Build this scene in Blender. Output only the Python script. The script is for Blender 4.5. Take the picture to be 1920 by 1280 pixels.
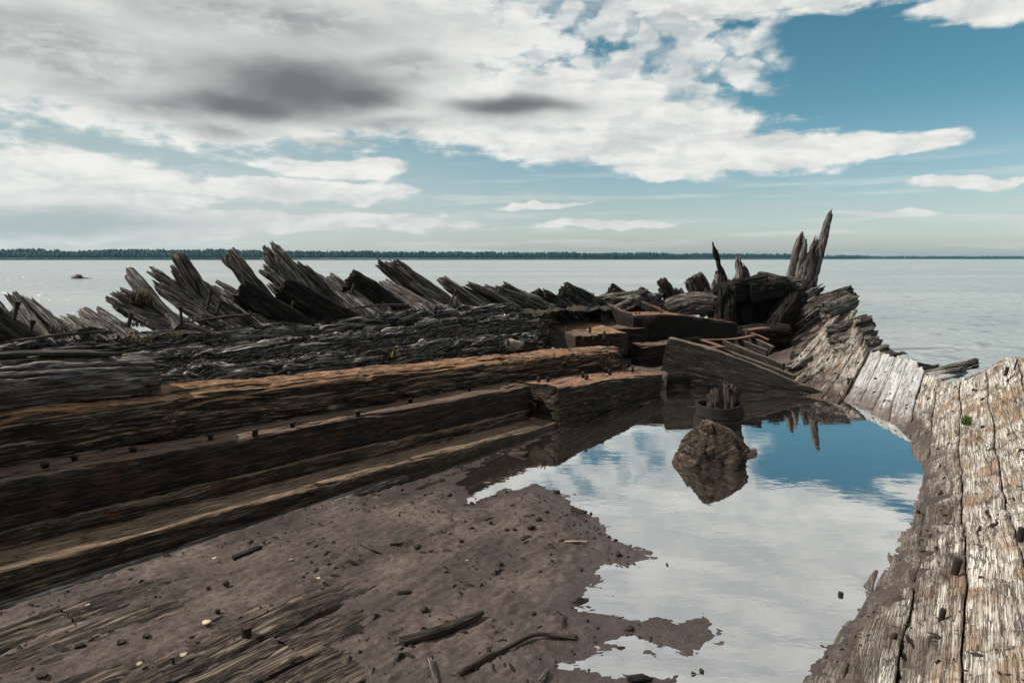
import bpy, math, random
import numpy as np
from mathutils import Vector

sc = bpy.context.scene
COL = sc.collection
for o in list(bpy.data.objects): bpy.data.objects.remove(o)
R = math.radians

# ---------------------------------------------------------------- camera
CH = 1.8; FPX = 1280.0
PT = math.atan(155/1280)
cam = bpy.data.cameras.new('camera'); camo = bpy.data.objects.new('camera', cam); COL.objects.link(camo)
cam.sensor_width = 36; cam.lens = 36*FPX/1920; cam.clip_end = 20000; cam.clip_start = 0.05
camo.location = (0, 0, CH); camo.rotation_euler = (math.pi/2-PT, 0, 0)
sc.camera = camo

# ---------------------------------------------------------------- exposure
sc.view_settings.view_transform = 'Standard'; sc.view_settings.look = 'None'
sc.view_settings.gamma = 1.0; sc.view_settings.use_curve_mapping = False
sc.view_settings.exposure = 0.12
sc.cycles.max_bounces = 8; sc.cycles.diffuse_bounces = 3; sc.cycles.glossy_bounces = 4
sc.cycles.transparent_max_bounces = 12
SUN_AZ = math.atan2(-1.0, -.08); SUN_EL = R(45)

# ---------------------------------------------------------------- node helper
class G:
    def __init__(s, nt): s.nt = nt
    def n(s, t, **kw):
        nd = s.nt.nodes.new(t)
        for k, v in kw.items(): setattr(nd, k, v)
        return nd
    def put(s, sock, v):
        if isinstance(v, V): s.nt.links.new(v.s, sock)
        elif hasattr(v, 'is_output'): s.nt.links.new(v, sock)
        else:
            try: sock.default_value = v
            except Exception:
                sock.default_value = tuple(v)+(1.0,) if len(v) == 3 else v
    def m(s, op, a, b=None, c=None, clamp=False):
        nd = s.n('ShaderNodeMath', operation=op); nd.use_clamp = clamp
        s.put(nd.inputs[0], a)
        if b is not None: s.put(nd.inputs[1], b)
        if c is not None: s.put(nd.inputs[2], c)
        return V(s, nd.outputs[0])
    def vm(s, op, a, b=None):
        nd = s.n('ShaderNodeVectorMath', operation=op)
        s.put(nd.inputs[0], a)
        if b is not None: s.put(nd.inputs[1], b)
        return V(s, nd.outputs['Value'] if op in ('LENGTH', 'DOT_PRODUCT') else nd.outputs[0])
    def xyz(s, x=0.0, y=0.0, z=0.0):
        nd = s.n('ShaderNodeCombineXYZ')
        for i, v in enumerate((x, y, z)): s.put(nd.inputs[i], v)
        return V(s, nd.outputs[0])
    def sep(s, v):
        nd = s.n('ShaderNodeSeparateXYZ'); s.put(nd.inputs[0], v)
        return [V(s, o) for o in nd.outputs]
    def noise(s, vec, scale=1.0, detail=4.0, rough=0.5, dist=0.0):
        nd = s.n('ShaderNodeTexNoise'); s.put(nd.inputs['Vector'], vec)
        nd.inputs['Scale'].default_value = scale; nd.inputs['Detail'].default_value = detail
        nd.inputs['Roughness'].default_value = rough; nd.inputs['Distortion'].default_value = dist
        return V(s, nd.outputs['Fac'])
    def noisec(s, vec, scale=1.0, detail=4.0, rough=0.5):
        nd = s.n('ShaderNodeTexNoise'); s.put(nd.inputs['Vector'], vec)
        nd.inputs['Scale'].default_value = scale; nd.inputs['Detail'].default_value = detail
        nd.inputs['Roughness'].default_value = rough
        return V(s, nd.outputs['Color'])
    def voro(s, vec, scale=1.0, feature='F1'):
        nd = s.n('ShaderNodeTexVoronoi', feature=feature); s.put(nd.inputs['Vector'], vec)
        nd.inputs['Scale'].default_value = scale
        return V(s, nd.outputs['Distance'])
    def step(s, v, lo, hi, a=0.0, b=1.0):
        nd = s.n('ShaderNodeMapRange', interpolation_type='SMOOTHSTEP')
        s.put(nd.inputs[0], v)
        for i, q in enumerate((lo, hi, a, b)): s.put(nd.inputs[i+1], q)
        return V(s, nd.outputs[0])
    def lin(s, v, lo, hi, a=0.0, b=1.0):
        nd = s.n('ShaderNodeMapRange'); nd.clamp = True
        s.put(nd.inputs[0], v)
        for i, q in enumerate((lo, hi, a, b)): s.put(nd.inputs[i+1], q)
        return V(s, nd.outputs[0])
    def mix(s, f, a, b, mode='MIX'):
        nd = s.n('ShaderNodeMix', data_type='RGBA', blend_type=mode)
        s.put(nd.inputs[0], f); s.put(nd.inputs[6], a); s.put(nd.inputs[7], b)
        return V(s, nd.outputs[2])
    def ramp(s, f, stops):
        nd = s.n('ShaderNodeValToRGB'); s.put(nd.inputs[0], f)
        cr = nd.color_ramp
        while len(cr.elements) < len(stops): cr.elements.new(0.5)
        for e, (p, c) in zip(cr.elements, stops):
            e.position = p; e.color = (*c, 1)
        return V(s, nd.outputs[0])
class V:
    def __init__(s, g, sock): s.g = g; s.s = sock
    def __add__(s, o): return s.g.m('ADD', s, o)
    __radd__ = __add__
    def __mul__(s, o): return s.g.m('MULTIPLY', s, o)
    __rmul__ = __mul__
    def __sub__(s, o): return s.g.m('SUBTRACT', s, o)
    def __rsub__(s, o): return s.g.m('SUBTRACT', o, s)

def ray(u, v):
    a = (u-960)/FPX; b = (640-v)/FPX
    return np.array([a, math.cos(PT)+b*math.sin(PT), b*math.cos(PT)-math.sin(PT)])
def azel(u, v):
    r = ray(u, v); return math.atan2(r[0], r[1]), math.atan2(r[2], math.hypot(r[0], r[1]))

# ---------------------------------------------------------------- sky
world = bpy.data.worlds.new('World'); sc.world = world; world.use_nodes = True
nt = world.node_tree; nt.nodes.clear(); g = G(nt)
sky = g.n('ShaderNodeTexSky', sky_type='NISHITA'); sky.sun_disc = False
sky.sun_elevation = SUN_EL; sky.sun_rotation = SUN_AZ
d = V(g, g.n('ShaderNodeTexCoord').outputs['Generated'])
dx, dy, dz = g.sep(d)
az = g.m('ARCTAN2', dx, dy)
hz = g.m('SQRT', dx*dx+dy*dy)
el = g.m('ARCTAN2', dz, hz)
tint = g.ramp(el*(1/0.7), [(0.0, (1.12, 1.20, 1.50)), (.10, (.98, 1.03, 1.03)), (.28, (.50, .84, .80)), (.50, (.36, .76, .70)), (1.0, (.45, .80, .78))])
blue = g.mix(1.0, V(g, sky.outputs[0]), tint, 'MULTIPLY')
blue = g.mix(g.step(az, .25, -.55)*.85, blue, g.mix(g.step(el, .03, .26), (5.2, 5.7, 5.6), (2.5, 3.9, 4.2)))
# cloud plane coordinates: clouds flatten towards the horizon
inv = g.m('DIVIDE', 1.0, g.m('MAXIMUM', dz, 0.0)+0.09)
cp = g.xyz(dx*inv, dy*inv, 0.0)
ae = g.xyz(az, el, 0.0)
w1 = g.vm('SUBTRACT', g.noisec(g.xyz(az*5, el*9, 3.0), 1.0, 4, .55), (.5, .5, .5))
w1 = g.vm('MULTIPLY', w1, (.16, .075, 0))
p = g.vm('ADD', ae, w1)
def blobs(lst, pos):
    acc = None
    for (u, v, ru, rv) in lst:
        a, e = azel(u, v)
        q = g.vm('LENGTH', g.vm('MULTIPLY', g.vm('SUBTRACT', pos, (a, e, 0)), (FPX/ru*(1-.0), FPX/rv, 0)))
        f = 1.0-q
        acc = f if acc is None else g.m('SMOOTH_MAX', acc, f, .25)
    return acc
cover = blobs([
    (150, 60, 560, 150), (430, 60, 470, 190), (690, 150, 300, 110), (800, 60, 210, 120), (1000, 215, 330, 90),
    (1180, 255, 280, 62), (1400, 290, 200, 42), (1640, 275, 120, 22), (1290, 305, 190, 32), (250, 160, 420, 70), (450, 235, 110, 30),
    (60, 345, 270, 62), (640, 318, 170, 22), (560, 365, 240, 24), (150, 425, 330, 30), (1830, 342, 90, 11),
    (1450, -15, 340, 50), (1860, 15, 110, 28), (1020, 384, 90, 6), (500, 420, 400, 22), (1650, 403, 100, 7), (1150, 415, 160, 8)], p)
alto = blobs([(1060, 90, 330, 170), (1000, 10, 260, 90), (1270, 140, 190, 100), (1330, 40, 160, 80)], p)
n_big = g.noise(cp, 1.9, 7, .58, .2)
n_det = g.noise(g.xyz(az*16, el*30, 1.7), 1.0, 7, .62, .3)
vor = g.voro(g.vm('ADD', g.xyz(az*30, el*52, 0.0), g.vm('MULTIPLY', g.noisec(g.xyz(az*24, el*34, 9.0), 1.0, 3, .6), (2.2, 2.2, 0))), 1.0, 'SMOOTH_F1')
n_str = g.noise(g.xyz(az*7, el*34, 8.0), 1.0, 7, .62, .3)
dens = g.step(cover + (n_det-.5)*.9 + (n_str-.5)*.9 + (n_big-.5)*.3, -.04, .30)
streak = g.noise(g.xyz(az*5, el*75, 4.0), 1.0, 5, .55, .2)
lowst = g.step(streak, .48, .66) * g.step(el, .16, .06) * .42
altd = g.step(alto + (n_det-.5)*.6, 0.0, .28) * g.step(vor, .70, .36) * g.m('ADD', .55, n_det*.6)
# high broken deck above the frame and all round the sides and back
side = g.step(g.m('ABSOLUTE', az), .72, .95)
deck = g.step(n_big + g.step(el, .315, .36)*.30 - .06 - g.step(el, .8, 1.1)*.12, .44, .62)
deck = deck * g.m('MAXIMUM', g.step(el, .31, .36), side)
fac = g.m('MAXIMUM', g.m('MAXIMUM', dens, altd), g.m('MAXIMUM', deck, lowst))
fac = g.m('MINIMUM', fac, 1.0)
p2 = g.vm('ADD', ae, g.vm('MULTIPLY', w1, (.6, .6, 0)))
dark = blobs([(560, 158, 215, 62), (770, 130, 130, 36), (960, 203, 200, 32), (130, 110, 330, 80), (330, 195, 190, 36), (520, 40, 420, 60), (60, 60, 190, 60), (440, 240, 110, 22), (640, 262, 90, 14), (100, 420, 300, 30), (730, 232, 130, 20)], p2)
core = blobs([(555, 158, 230, 72), (660, 175, 150, 42), (470, 190, 160, 36), (960, 200, 150, 20)], p2)
gray = g.step(dark + (n_det-.5)*1.1 + (n_str-.5)*1.4 + (n_big-.5)*.6, -.10, .80)
gray = g.m('MAXIMUM', gray, g.step(el, .42, .60)*g.step(n_big, .40, .62)*.55)
ccol = g.mix(g.step(n_det*.5+n_str*.5, .36, .62), (5.5, 5.75, 5.7), (8.3, 8.3, 8.0))
ccol = g.mix(gray*.92, ccol, g.mix(g.step(el, .12, .03), g.mix(g.step(n_str*.5+n_det*.5, .35, .62), (2.6, 2.8, 2.85), (5.8, 5.9, 5.8)), (2.7, 3.6, 3.8)))
ccol = g.mix(g.step(core + (n_det-.5)*.55, -.08, .85), ccol, (1.6, 1.75, 1.8))
ccol = g.mix(g.step(el, .14, .0)*.5, ccol, (5.7, 6.0, 5.9))
ccol = g.mix(g.step(el, .33, .42)*.75, ccol, g.mix(g.step(n_str, .35, .65), (5.2, 5.4, 5.4), (7.6, 7.6, 7.5)))
ccol = g.mix(side*.7, ccol, (3.2, 3.4, 3.4))  # unseen clouds beside and behind the camera, greyed to lower the fill light
skyc = g.mix(fac, blue, ccol)
bg = g.n('ShaderNodeBackground'); bg.inputs[1].default_value = 0.1
g.put(bg.inputs[0], skyc)
nt.links.new(bg.outputs[0], g.n('ShaderNodeOutputWorld').inputs[0])

# ---------------------------------------------------------------- sun
sl = bpy.data.lights.new('sun', 'SUN'); sl.energy = 5.0; sl.angle = R(.6); sl.color = (1, .95, .87)
so = bpy.data.objects.new('sun', sl); COL.objects.link(so)
sd = Vector((math.sin(SUN_AZ)*math.cos(SUN_EL), math.cos(SUN_AZ)*math.cos(SUN_EL), math.sin(SUN_EL)))
so.rotation_euler = sd.to_track_quat('Z', 'Y').to_euler(); so.location = (-20, 20, 30)

# ---------------------------------------------------------------- places
O2 = np.array([0.10, 6.68]); D2 = np.array([.624, .782]); N2 = np.array([-.782, .624])
def W(s, n, z):
    q = O2+np.multiply.outer(np.asarray(s, float), D2)+np.multiply.outer(np.asarray(n, float), N2)
    return np.concatenate([q, np.broadcast_to(np.asarray(z, float)[..., None], q.shape[:-1]+(1,))], -1)
def at_n(u, v, n):
    r = ray(u, v); t = (n+O2@N2)/(r[:2]@N2); q = r*t; return np.array([q[0], q[1], q[2]+CH])
def at_y(u, v, Y):
    q = ray(u, v); q = q*Y/q[1]; return np.array([q[0], q[1], q[2]+CH])
def at_z(u, v, z):
    q = ray(u, v); q = q*(z-CH)/q[2]; return np.array([q[0], q[1], z])
def to_sn(P): q = np.asarray(P)[..., :2]-O2; return q@D2, q@N2

# ---------------------------------------------------------------- numpy noise
_rng = np.random.RandomState(7)
_perm = _rng.permutation(256); _perm = np.concatenate([_perm, _perm, _perm])
_gr = _rng.normal(size=(256, 3)); _gr /= np.linalg.norm(_gr, axis=1)[:, None]
def pn(x, y, z):
    x, y, z = np.broadcast_arrays(np.asarray(x, float), np.asarray(y, float), np.asarray(z, float))
    xi = np.floor(x).astype(int); yi = np.floor(y).astype(int); zi = np.floor(z).astype(int)
    xf = x-xi; yf = y-yi; zf = z-zi; xi &= 255; yi &= 255; zi &= 255
    u = xf*xf*xf*(xf*(xf*6-15)+10); v = yf*yf*yf*(yf*(yf*6-15)+10); w = zf*zf*zf*(zf*(zf*6-15)+10)
    r = 0
    for i in (0, 1):
        for j in (0, 1):
            for k in (0, 1):
                h = _perm[_perm[_perm[(xi+i) & 255]+((yi+j) & 255)]+((zi+k) & 255)]
                gg = _gr[h]
                dd = gg[..., 0]*(xf-i)+gg[..., 1]*(yf-j)+gg[..., 2]*(zf-k)
                r = r+dd*(u if i else 1-u)*(v if j else 1-v)*(w if k else 1-w)
    return r*1.7
def fbm(x, y, z, o=4, r=.5):
    s = 0; a = 1.0; f = 1.0
    for i in range(o):
        s = s+a*pn(np.asarray(x)*f+i*13.1, np.asarray(y)*f+i*7.7, np.asarray(z)*f+i*3.3); a *= r; f *= 2.03
    return s
def sstep(x, a, b):
    t = np.clip((x-a)/(b-a), 0, 1); return t*t*(3-2*t)

# ---------------------------------------------------------------- mesh helpers
class MB:
    """collects grids and polygons, becomes one mesh object"""
    def __init__(s): s.v = []; s.q = []; s.t = []; s.uv = []; s.n = 0
    def grid(s, P, UV, closed=False, flip=False):
        a, b = P.shape[:2]; base = s.n
        s.v.append(P.reshape(-1, 3)); s.uv.append(UV.reshape(-1, 2)); s.n += a*b
        i = np.arange(a-1)[:, None]; j = np.arange(b if closed else b-1)[None, :]
        j2 = (j+1) % b
        f = np.stack([i*b+j, i*b+j2, (i+1)*b+j2, (i+1)*b+j], -1).reshape(-1, 4)+base
        if flip: f = f[:, ::-1]
        s.q.append(f)
    def poly(s, P, faces, UV=None):
        P = np.asarray(P, float); base = s.n
        s.v.append(P); s.uv.append(P[:, :2]*1.0 if UV is None else np.asarray(UV, float)); s.n += len(P)
        for f in faces:
            (s.q if len(f) == 4 else s.t).append(np.array([f])+base)
    def build(s, name, mat, parent=None, smooth=True, kind=None):
        v = np.concatenate(s.v); uv = np.concatenate(s.uv)
        q = np.concatenate(s.q) if s.q else np.zeros((0, 4), int)
        t = np.concatenate(s.t) if s.t else np.zeros((0, 3), int)
        me = bpy.data.meshes.new(name)
        loops = np.concatenate([q.ravel(), t.ravel()]).astype(np.int32)
        me.vertices.add(len(v)); me.vertices.foreach_set('co', v.astype(np.float32).ravel())
        me.loops.add(len(loops)); me.loops.foreach_set('vertex_index', loops)
        nf = len(q)+len(t); me.polygons.add(nf)
        st = np.concatenate([np.arange(len(q))*4, len(q)*4+np.arange(len(t))*3]).astype(np.int32)
        me.polygons.foreach_set('loop_start', st)
        me.polygons.foreach_set('loop_total', np.concatenate([np.full(len(q), 4), np.full(len(t), 3)]).astype(np.int32))
        l = me.uv_layers.new(name='UVMap'); l.data.foreach_set('uv', uv[loops].astype(np.float32).ravel())
        me.update(calc_edges=True); me.validate()
        me.polygons.foreach_set('use_smooth', np.full(len(me.polygons), smooth))
        if mat: me.materials.append(mat)
        o = bpy.data.objects.new(name, me); COL.objects.link(o)
        if parent: o.parent = parent
        if kind: o['kind'] = kind
        return o
def tag(o, label, cat, group=None):
    o['label'] = label; o['category'] = cat
    if group: o['group'] = group
    return o
def thing(name, label, cat, loc=(0, 0, 0), group=None):
    o = bpy.data.objects.new(name, None); COL.objects.link(o); o.location = loc; o.empty_display_size = .1
    return tag(o, label, cat, group)
def under(o, parent):
    o.parent = parent; o.matrix_parent_inverse.identity()
    o.location = o.location-parent.location
    return o

_sec = {}
def section(e, n):
    k = (e, n)
    if k not in _sec:
        th = np.linspace(0, 2*math.pi, 2000, endpoint=False)
        x = np.sign(np.cos(th))*np.abs(np.cos(th))**(2/e); y = np.sign(np.sin(th))*np.abs(np.sin(th))**(2/e)
        seg = np.hypot(np.diff(np.r_[x, x[0]]), np.diff(np.r_[y, y[0]])); cum = np.r_[0, np.cumsum(seg)]
        t = np.linspace(0, cum[-1], n, endpoint=False)
        _sec[k] = (np.interp(t, cum, np.r_[x, x[0]])*.5, np.interp(t, cum, np.r_[y, y[0]])*.5)
    return _sec[k]
def smooth_path(pts, dl):
    pts = np.asarray(pts, float)
    if len(pts) > 2:
        out = []
        P = np.vstack([2*pts[0]-pts[1], pts, 2*pts[-1]-pts[-2]])
        for i in range(1, len(P)-2):
            for t in np.linspace(0, 1, 12, endpoint=False):
                out.append(.5*((2*P[i])+(-P[i-1]+P[i+1])*t+(2*P[i-1]-5*P[i]+4*P[i+1]-P[i+2])*t*t+(-P[i-1]+3*P[i]-3*P[i+1]+P[i+2])*t**3))
        out.append(pts[-1]); pts = np.array(out)
    c = np.r_[0, np.cumsum(np.linalg.norm(np.diff(pts, axis=0), axis=1))]
    n = max(3, int(c[-1]/dl)+1)
    t = np.linspace(0, c[-1], n)
    return np.stack([np.interp(t, c, pts[:, k]) for k in range(3)], -1), t
def timber(mb, pts, w, h, dl=.02, dg=.015, e=5, up=(0, 0, 1), seed=0, fib=.006, big=.01, crack=.02, kf=22, kl=1.6,
           jag=(.0, .0), taper=None, jk=14, worn=0, ridge=False):
    """a weathered balk lofted along pts: fibre ridges, drying cracks, splintered ends"""
    C, L = smooth_path(pts, dl)
    nL = len(C); ww = np.interp(L, np.linspace(0, L[-1], len(np.atleast_1d(w))), np.atleast_1d(w)) if np.ndim(w) else np.full(nL, w)
    hh = np.interp(L, np.linspace(0, L[-1], len(np.atleast_1d(h))), np.atleast_1d(h)) if np.ndim(h) else np.full(nL, h)
    if taper is not None:
        f = np.interp(L/L[-1], [q[0] for q in taper], [q[1] for q in taper]); ww = ww*f; hh = hh*f
    per = 2*(np.mean(ww)+np.mean(hh)); nG = max(8, int(per/dg))
    x, y = section(e, nG)
    T = np.gradient(C, axis=0); T /= np.linalg.norm(T, axis=1)[:, None]
    U0 = np.asarray(up, float)
    S = np.cross(T, U0); S /= np.linalg.norm(S, axis=1)[:, None]; U = np.cross(S, T)
    X = ww[:, None]*x[None]; Y = hh[:, None]*y[None]; LL = L[:, None]+0*X
    sd = seed*17.37
    f1 = fbm(X*kf+sd, Y*kf+sd*.7, LL*kl, 3, .6)
    f2 = pn(X*kf*3.3+sd, Y*kf*3.3, LL*kl*3)
    f3 = fbm(X*3+sd, Y*3, LL*1.6+sd, 3)
    cr = pn(X*9+sd, Y*9+3.3, LL*.75+sd)
    dsp = fib*(f1+.4*f2)+big*f3-crack*np.exp(-(cr/.07)**2)
    if worn: dsp -= worn*np.clip(fbm(X*6+sd*2, Y*6, LL*3.0+sd, 4, .6)-.15, 0, 1)
    rad = np.hypot(X, Y)+1e-6
    X2 = X+X/rad*dsp; Y2 = Y+Y/rad*dsp
    # splintered ends: each fibre stops at its own length
    def endcut(X, Y, amt, sgn):
        return amt*np.clip(.5+.9*fbm(X*jk+sd*3, Y*jk+sgn*5, sgn*2.2+sd+0*X, 3, .6), 0, 1.2)
    c0 = endcut(X2[0], Y2[0], jag[0], 1); c1 = endcut(X2[-1], Y2[-1], jag[1], -1)
    l0, l1 = c0, L[-1]-c1
    tt = L/L[-1]
    Lp = l0[None]*(1-tt[:, None])+l1[None]*tt[:, None] if (jag[0] or jag[1]) else LL
    if jag[0] or jag[1]:
        # only the last stretch is squeezed
        Lp = np.clip(LL, l0[None], l1[None])+ (tt[:, None]-.5)*1e-3
    idx = np.interp(Lp, L, np.arange(nL)); i0 = np.clip(idx.astype(int), 0, nL-2); fr = (idx-i0)[..., None]
    Cc = C[i0]*(1-fr)+C[i0+1]*fr
    P = Cc+X2[..., None]*S[i0]+Y2[..., None]*U[i0]
    gl = np.arange(nG+1)/nG*per+seed*3.71
    # closed in girth with a uv seam: repeat the first column
    P = np.concatenate([P, P[:, :1]], 1); UVl = np.concatenate([Lp, Lp[:, :1]], 1)+seed*1.93
    mb.grid(P, np.stack([UVl, np.broadcast_to(gl, UVl.shape)], -1))
    for sgn, row, am in ((1, 0, jag[0]), (-1, nL-1, jag[1])):
        rings = [P[row]]; uvs = [np.stack([UVl[row], gl], -1)]
        for sc_ in (.8, .55, .3, .08):
            xx = X2[row]*sc_; yy = Y2[row]*sc_
            cut = endcut(xx, yy, am, sgn) + (.012*fbm(xx*40+sd, yy*40, 1.1+0*xx, 2) if am == 0 else 0)
            l = cut if sgn == 1 else L[-1]-cut
            l = np.clip(l, 0, L[-1]); ix = np.interp(l, L, np.arange(nL)); a0 = np.clip(ix.astype(int), 0, nL-2); ff = (ix-a0)[..., None]
            Q = C[a0]*(1-ff)+C[a0+1]*ff+xx[..., None]*S[a0]+yy[..., None]*U[a0]
            Q = np.concatenate([Q, Q[:1]])
            rings.append(Q); uvs.append(np.stack([UVl[row]+np.r_[xx, xx[0]], gl[0]*0+np.r_[yy, yy[0]]*1.0+seed], -1))
        mb.grid(np.array(rings), np.array(uvs), flip=(sgn == -1) is False)
    return mb

# ---------------------------------------------------------------- materials
def newmat(name):
    m = bpy.data.materials.new(name); m.use_nodes = True; m.node_tree.nodes.clear()
    return m, G(m.node_tree)
def finish(m, g, col, rough, height=None, bump=.3, dist=.02, spec=.3, metal=0.0):
    b = g.n('ShaderNodeBsdfPrincipled'); g.put(b.inputs['Base Color'], col); g.put(b.inputs['Roughness'], rough)
    b.inputs['Specular IOR Level'].default_value = spec; g.put(b.inputs['Metallic'], metal)
    if height is not None:
        bp = g.n('ShaderNodeBump'); bp.inputs['Strength'].default_value = bump; bp.inputs['Distance'].default_value = dist
        g.put(bp.inputs['Height'], height); m.node_tree.links.new(bp.outputs[0], b.inputs['Normal'])
    m.node_tree.links.new(b.outputs[0], g.n('ShaderNodeOutputMaterial').inputs[0])
    return m
def wood(name, dark, mid, light, amt=.5, top=None, topamt=.0, moss=0.0, ticks=0.0, mud=None, rough=.8, stain=None, stamt=0.0, bump=.9, fleck=0.0, seams=0.0, wet=0.0, streak=0.0, sG=24.0, sL=2.6, nlo=.62, nhi=.92):
    m, g = newmat(name)
    L, Gc, _ = g.sep(V(g, g.n('ShaderNodeUVMap').outputs[0]))
    geo = g.n('ShaderNodeNewGeometry'); nz = g.sep(V(g, geo.outputs['Normal']))[2]; pos = V(g, geo.outputs['Position']); pz = g.sep(pos)[2]
    warp = g.noise(g.xyz(L*1.0, Gc*3, 0.0), 1, 3, .5)*.045
    Gw = Gc+warp
    grain = g.noise(g.xyz(L*1.6, Gw*48, 0.0), 1, 6, .65)
    fine = g.noise(g.xyz(L*6, Gw*190, 5.0), 1, 4, .6)
    patch = g.noise(g.xyz(L*1.5, Gw*6, 2.0), 1, 6, .62)
    pch2 = g.noise(g.xyz(L*4.5, Gw*16, 7.0), 1, 5, .6)
    crk = g.m('ABSOLUTE', g.noise(g.xyz(L*1.1, Gw*20, 11.0), 1, 4, .6)-.5)
    crack = g.step(crk, .018, .0)
    fib = g.noise(g.xyz(L*2.2, Gw*85, 17.0), 1, 5, .7)
    v = g.m('ADD', g.m('ADD', grain*.40, fib*.25), pch2*.35)
    col = g.ramp(v, [(0.38, dark), (.49, mid), (.58, tuple(.55*a+.45*b for a, b in zip(mid, light))), (.66, light)])
    col = g.mix(g.step(patch + (grain-.5)*.6, .50-.16*(amt-.5)*2, .66-.16*(amt-.5)*2)*min(1, amt*1.3), col, light)
    col = g.mix(g.step(fine, .56, .46)*.5, col, dark)
    lns = g.m('ABSOLUTE', fib-.5)
    col = g.mix(g.step(lns, .030, .006)*.75, col, tuple(c*.5 for c in dark))
    chip = g.noise(g.xyz(L*5, Gw*34, 51.0), 1, 4, .6)
    col = g.mix(g.step(chip, .63, .67)*.55, col, tuple(.35*a+.65*b for a, b in zip(mid, light)))
    if stain:
        st = g.noise(g.xyz(L*1.9, Gw*3.4, 15.0), 1, 5, .6)
        col = g.mix(g.step(st, .62-.2*stamt, .74-.2*stamt)*.8, col, stain)
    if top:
        col = g.mix(g.step(nz + (pch2-.5)*.9, nlo, nhi)*topamt, col, top)  # lighter up-facing tops: dusty deposit, with sunlit brightness put into the colour
    if fleck:
        fl = g.noise(g.xyz(L*16, Gw*60, 3.0), 1, 4, .6)
        col = g.mix(g.step(fl, .60, .68)*fleck, col, light)
        col = g.mix(g.step(fl, .42, .34)*fleck, col, dark)
    if streak:
        sk = g.noise(g.xyz(L*sL, Gw*sG, 61.0), 1, 6, .68)
        skm = g.noise(g.xyz(L*.9, Gw*2.6, 71.0), 1, 3, .5)
        sf = g.step(sk + (skm-.5)*.5 + (nz-.5)*.08, .555, .60)
        col = g.mix(sf*streak, col, g.mix(g.step(fib, .40, .60), mid, light))
    if moss:
        ms = g.noise(pos, 5.0, 5, .6)
        col = g.mix(g.step(ms + nz*.12, .60, .72)*moss, col, (.035, .042, .014))
    tk = None
    if ticks:
        t1 = g.noise(g.xyz(L*30, Gc*7, 21.0), 1, 3, .55)
        tk = g.step(t1, .655, .70)*g.step(patch, .35, .5)
        col = g.mix(tk*ticks, col, (.02, .014, .01))
    if mud:
        mn = g.noise(g.xyz(L*3, Gw*7, 30.0), 1, 5, .65)
        col = g.mix(g.step(pz + (mn-.5)*.60, .24, .0), col, mud)
    if seams:
        blotch = g.noise(g.xyz(L*3.4, Gw*5, 41.0), 1, 5, .7)
        col = g.mix(g.step(blotch, .53, .68)*seams, col, (.15, .10, .07))
    col = g.mix(crack*.9, col, tuple(c*.35 for c in dark))
    if wet:
        wn = g.noise(pos, 7.0, 3, .5)
        wf = g.step(pz + (wn-.5)*.10, .10, .02)*wet
        col = g.mix(wf, col, tuple(c*.5 for c in mid))
    h = grain*.5 + fine*.2 + fib*.35 + pch2*.45 - crack*.8 - g.step(lns, .030, .0)*.4 + g.step(chip, .60, .68)*.3
    if tk: h = h - tk*.9
    return finish(m, g, col, rough, h, bump, .022, .25)

M = {}
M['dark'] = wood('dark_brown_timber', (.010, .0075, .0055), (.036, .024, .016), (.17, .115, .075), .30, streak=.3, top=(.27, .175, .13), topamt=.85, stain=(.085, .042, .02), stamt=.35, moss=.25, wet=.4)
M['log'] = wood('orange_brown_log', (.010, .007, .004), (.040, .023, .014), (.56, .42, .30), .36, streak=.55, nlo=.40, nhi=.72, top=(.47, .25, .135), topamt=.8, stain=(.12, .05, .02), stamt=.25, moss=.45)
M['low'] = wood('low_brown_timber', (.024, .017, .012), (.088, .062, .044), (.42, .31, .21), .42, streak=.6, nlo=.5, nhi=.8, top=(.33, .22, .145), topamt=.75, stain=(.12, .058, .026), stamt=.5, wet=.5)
M['char'] = wood('blackened_rotten_timber', (.010, .009, .008), (.034, .028, .024), (.66, .60, .53), .40, streak=1.0,  fleck=.55, moss=.35, bump=1.0, stain=(.05, .032, .022), stamt=.3)
M['gray'] = wood('weathered_grey_timber', (.018, .014, .012), (.13, .108, .094), (.56, .50, .45), .5, streak=.7, moss=.2, stain=(.085, .046, .026), stamt=.45, fleck=.2, bump=1.0)
M['rib'] = wood('rib_timber', (.014, .011, .009), (.155, .130, .113), (.64, .59, .53), .48, streak=.75, moss=.3, stain=(.07, .038, .022), stamt=.45, fleck=.3, bump=1.0)
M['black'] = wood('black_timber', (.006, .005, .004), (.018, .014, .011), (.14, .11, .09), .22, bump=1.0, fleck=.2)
M['pale'] = wood('bleached_planking', (.17, .135, .105), (.50, .44, .38), (.80, .755, .68), .66, ticks=.8, mud=(.095, .068, .056), stain=(.27, .17, .10), stamt=.62, seams=.75, bump=.8, wet=.3)
M['white'] = wood('silver_grey_planking', (.22, .21, .20), (.52, .515, .505), (.74, .735, .72), .6, ticks=.55, mud=(.16, .125, .11), stain=(.2, .16, .13), stamt=.2, seams=.15, bump=.6)
M['bow'] = wood('bleached_eroded_planking', (.13, .10, .078), (.47, .41, .345), (.84, .79, .70), .60, ticks=.9, mud=(.10, .07, .055), stain=(.19, .10, .05), stamt=.5, seams=.35, bump=1.0)
M['floor'] = wood('mud_stained_floor_plank', (.014, .010, .008), (.062, .044, .036), (.31, .235, .175), .26, streak=.65, sG=11., sL=1.8, stain=(.078, .055, .046), stamt=.75, fleck=.45, bump=1.0, moss=0)
M['stick'] = wood('driftwood_stick', (.018, .014, .011), (.06, .045, .034), (.22, .17, .125), .4, bump=.8)
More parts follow.
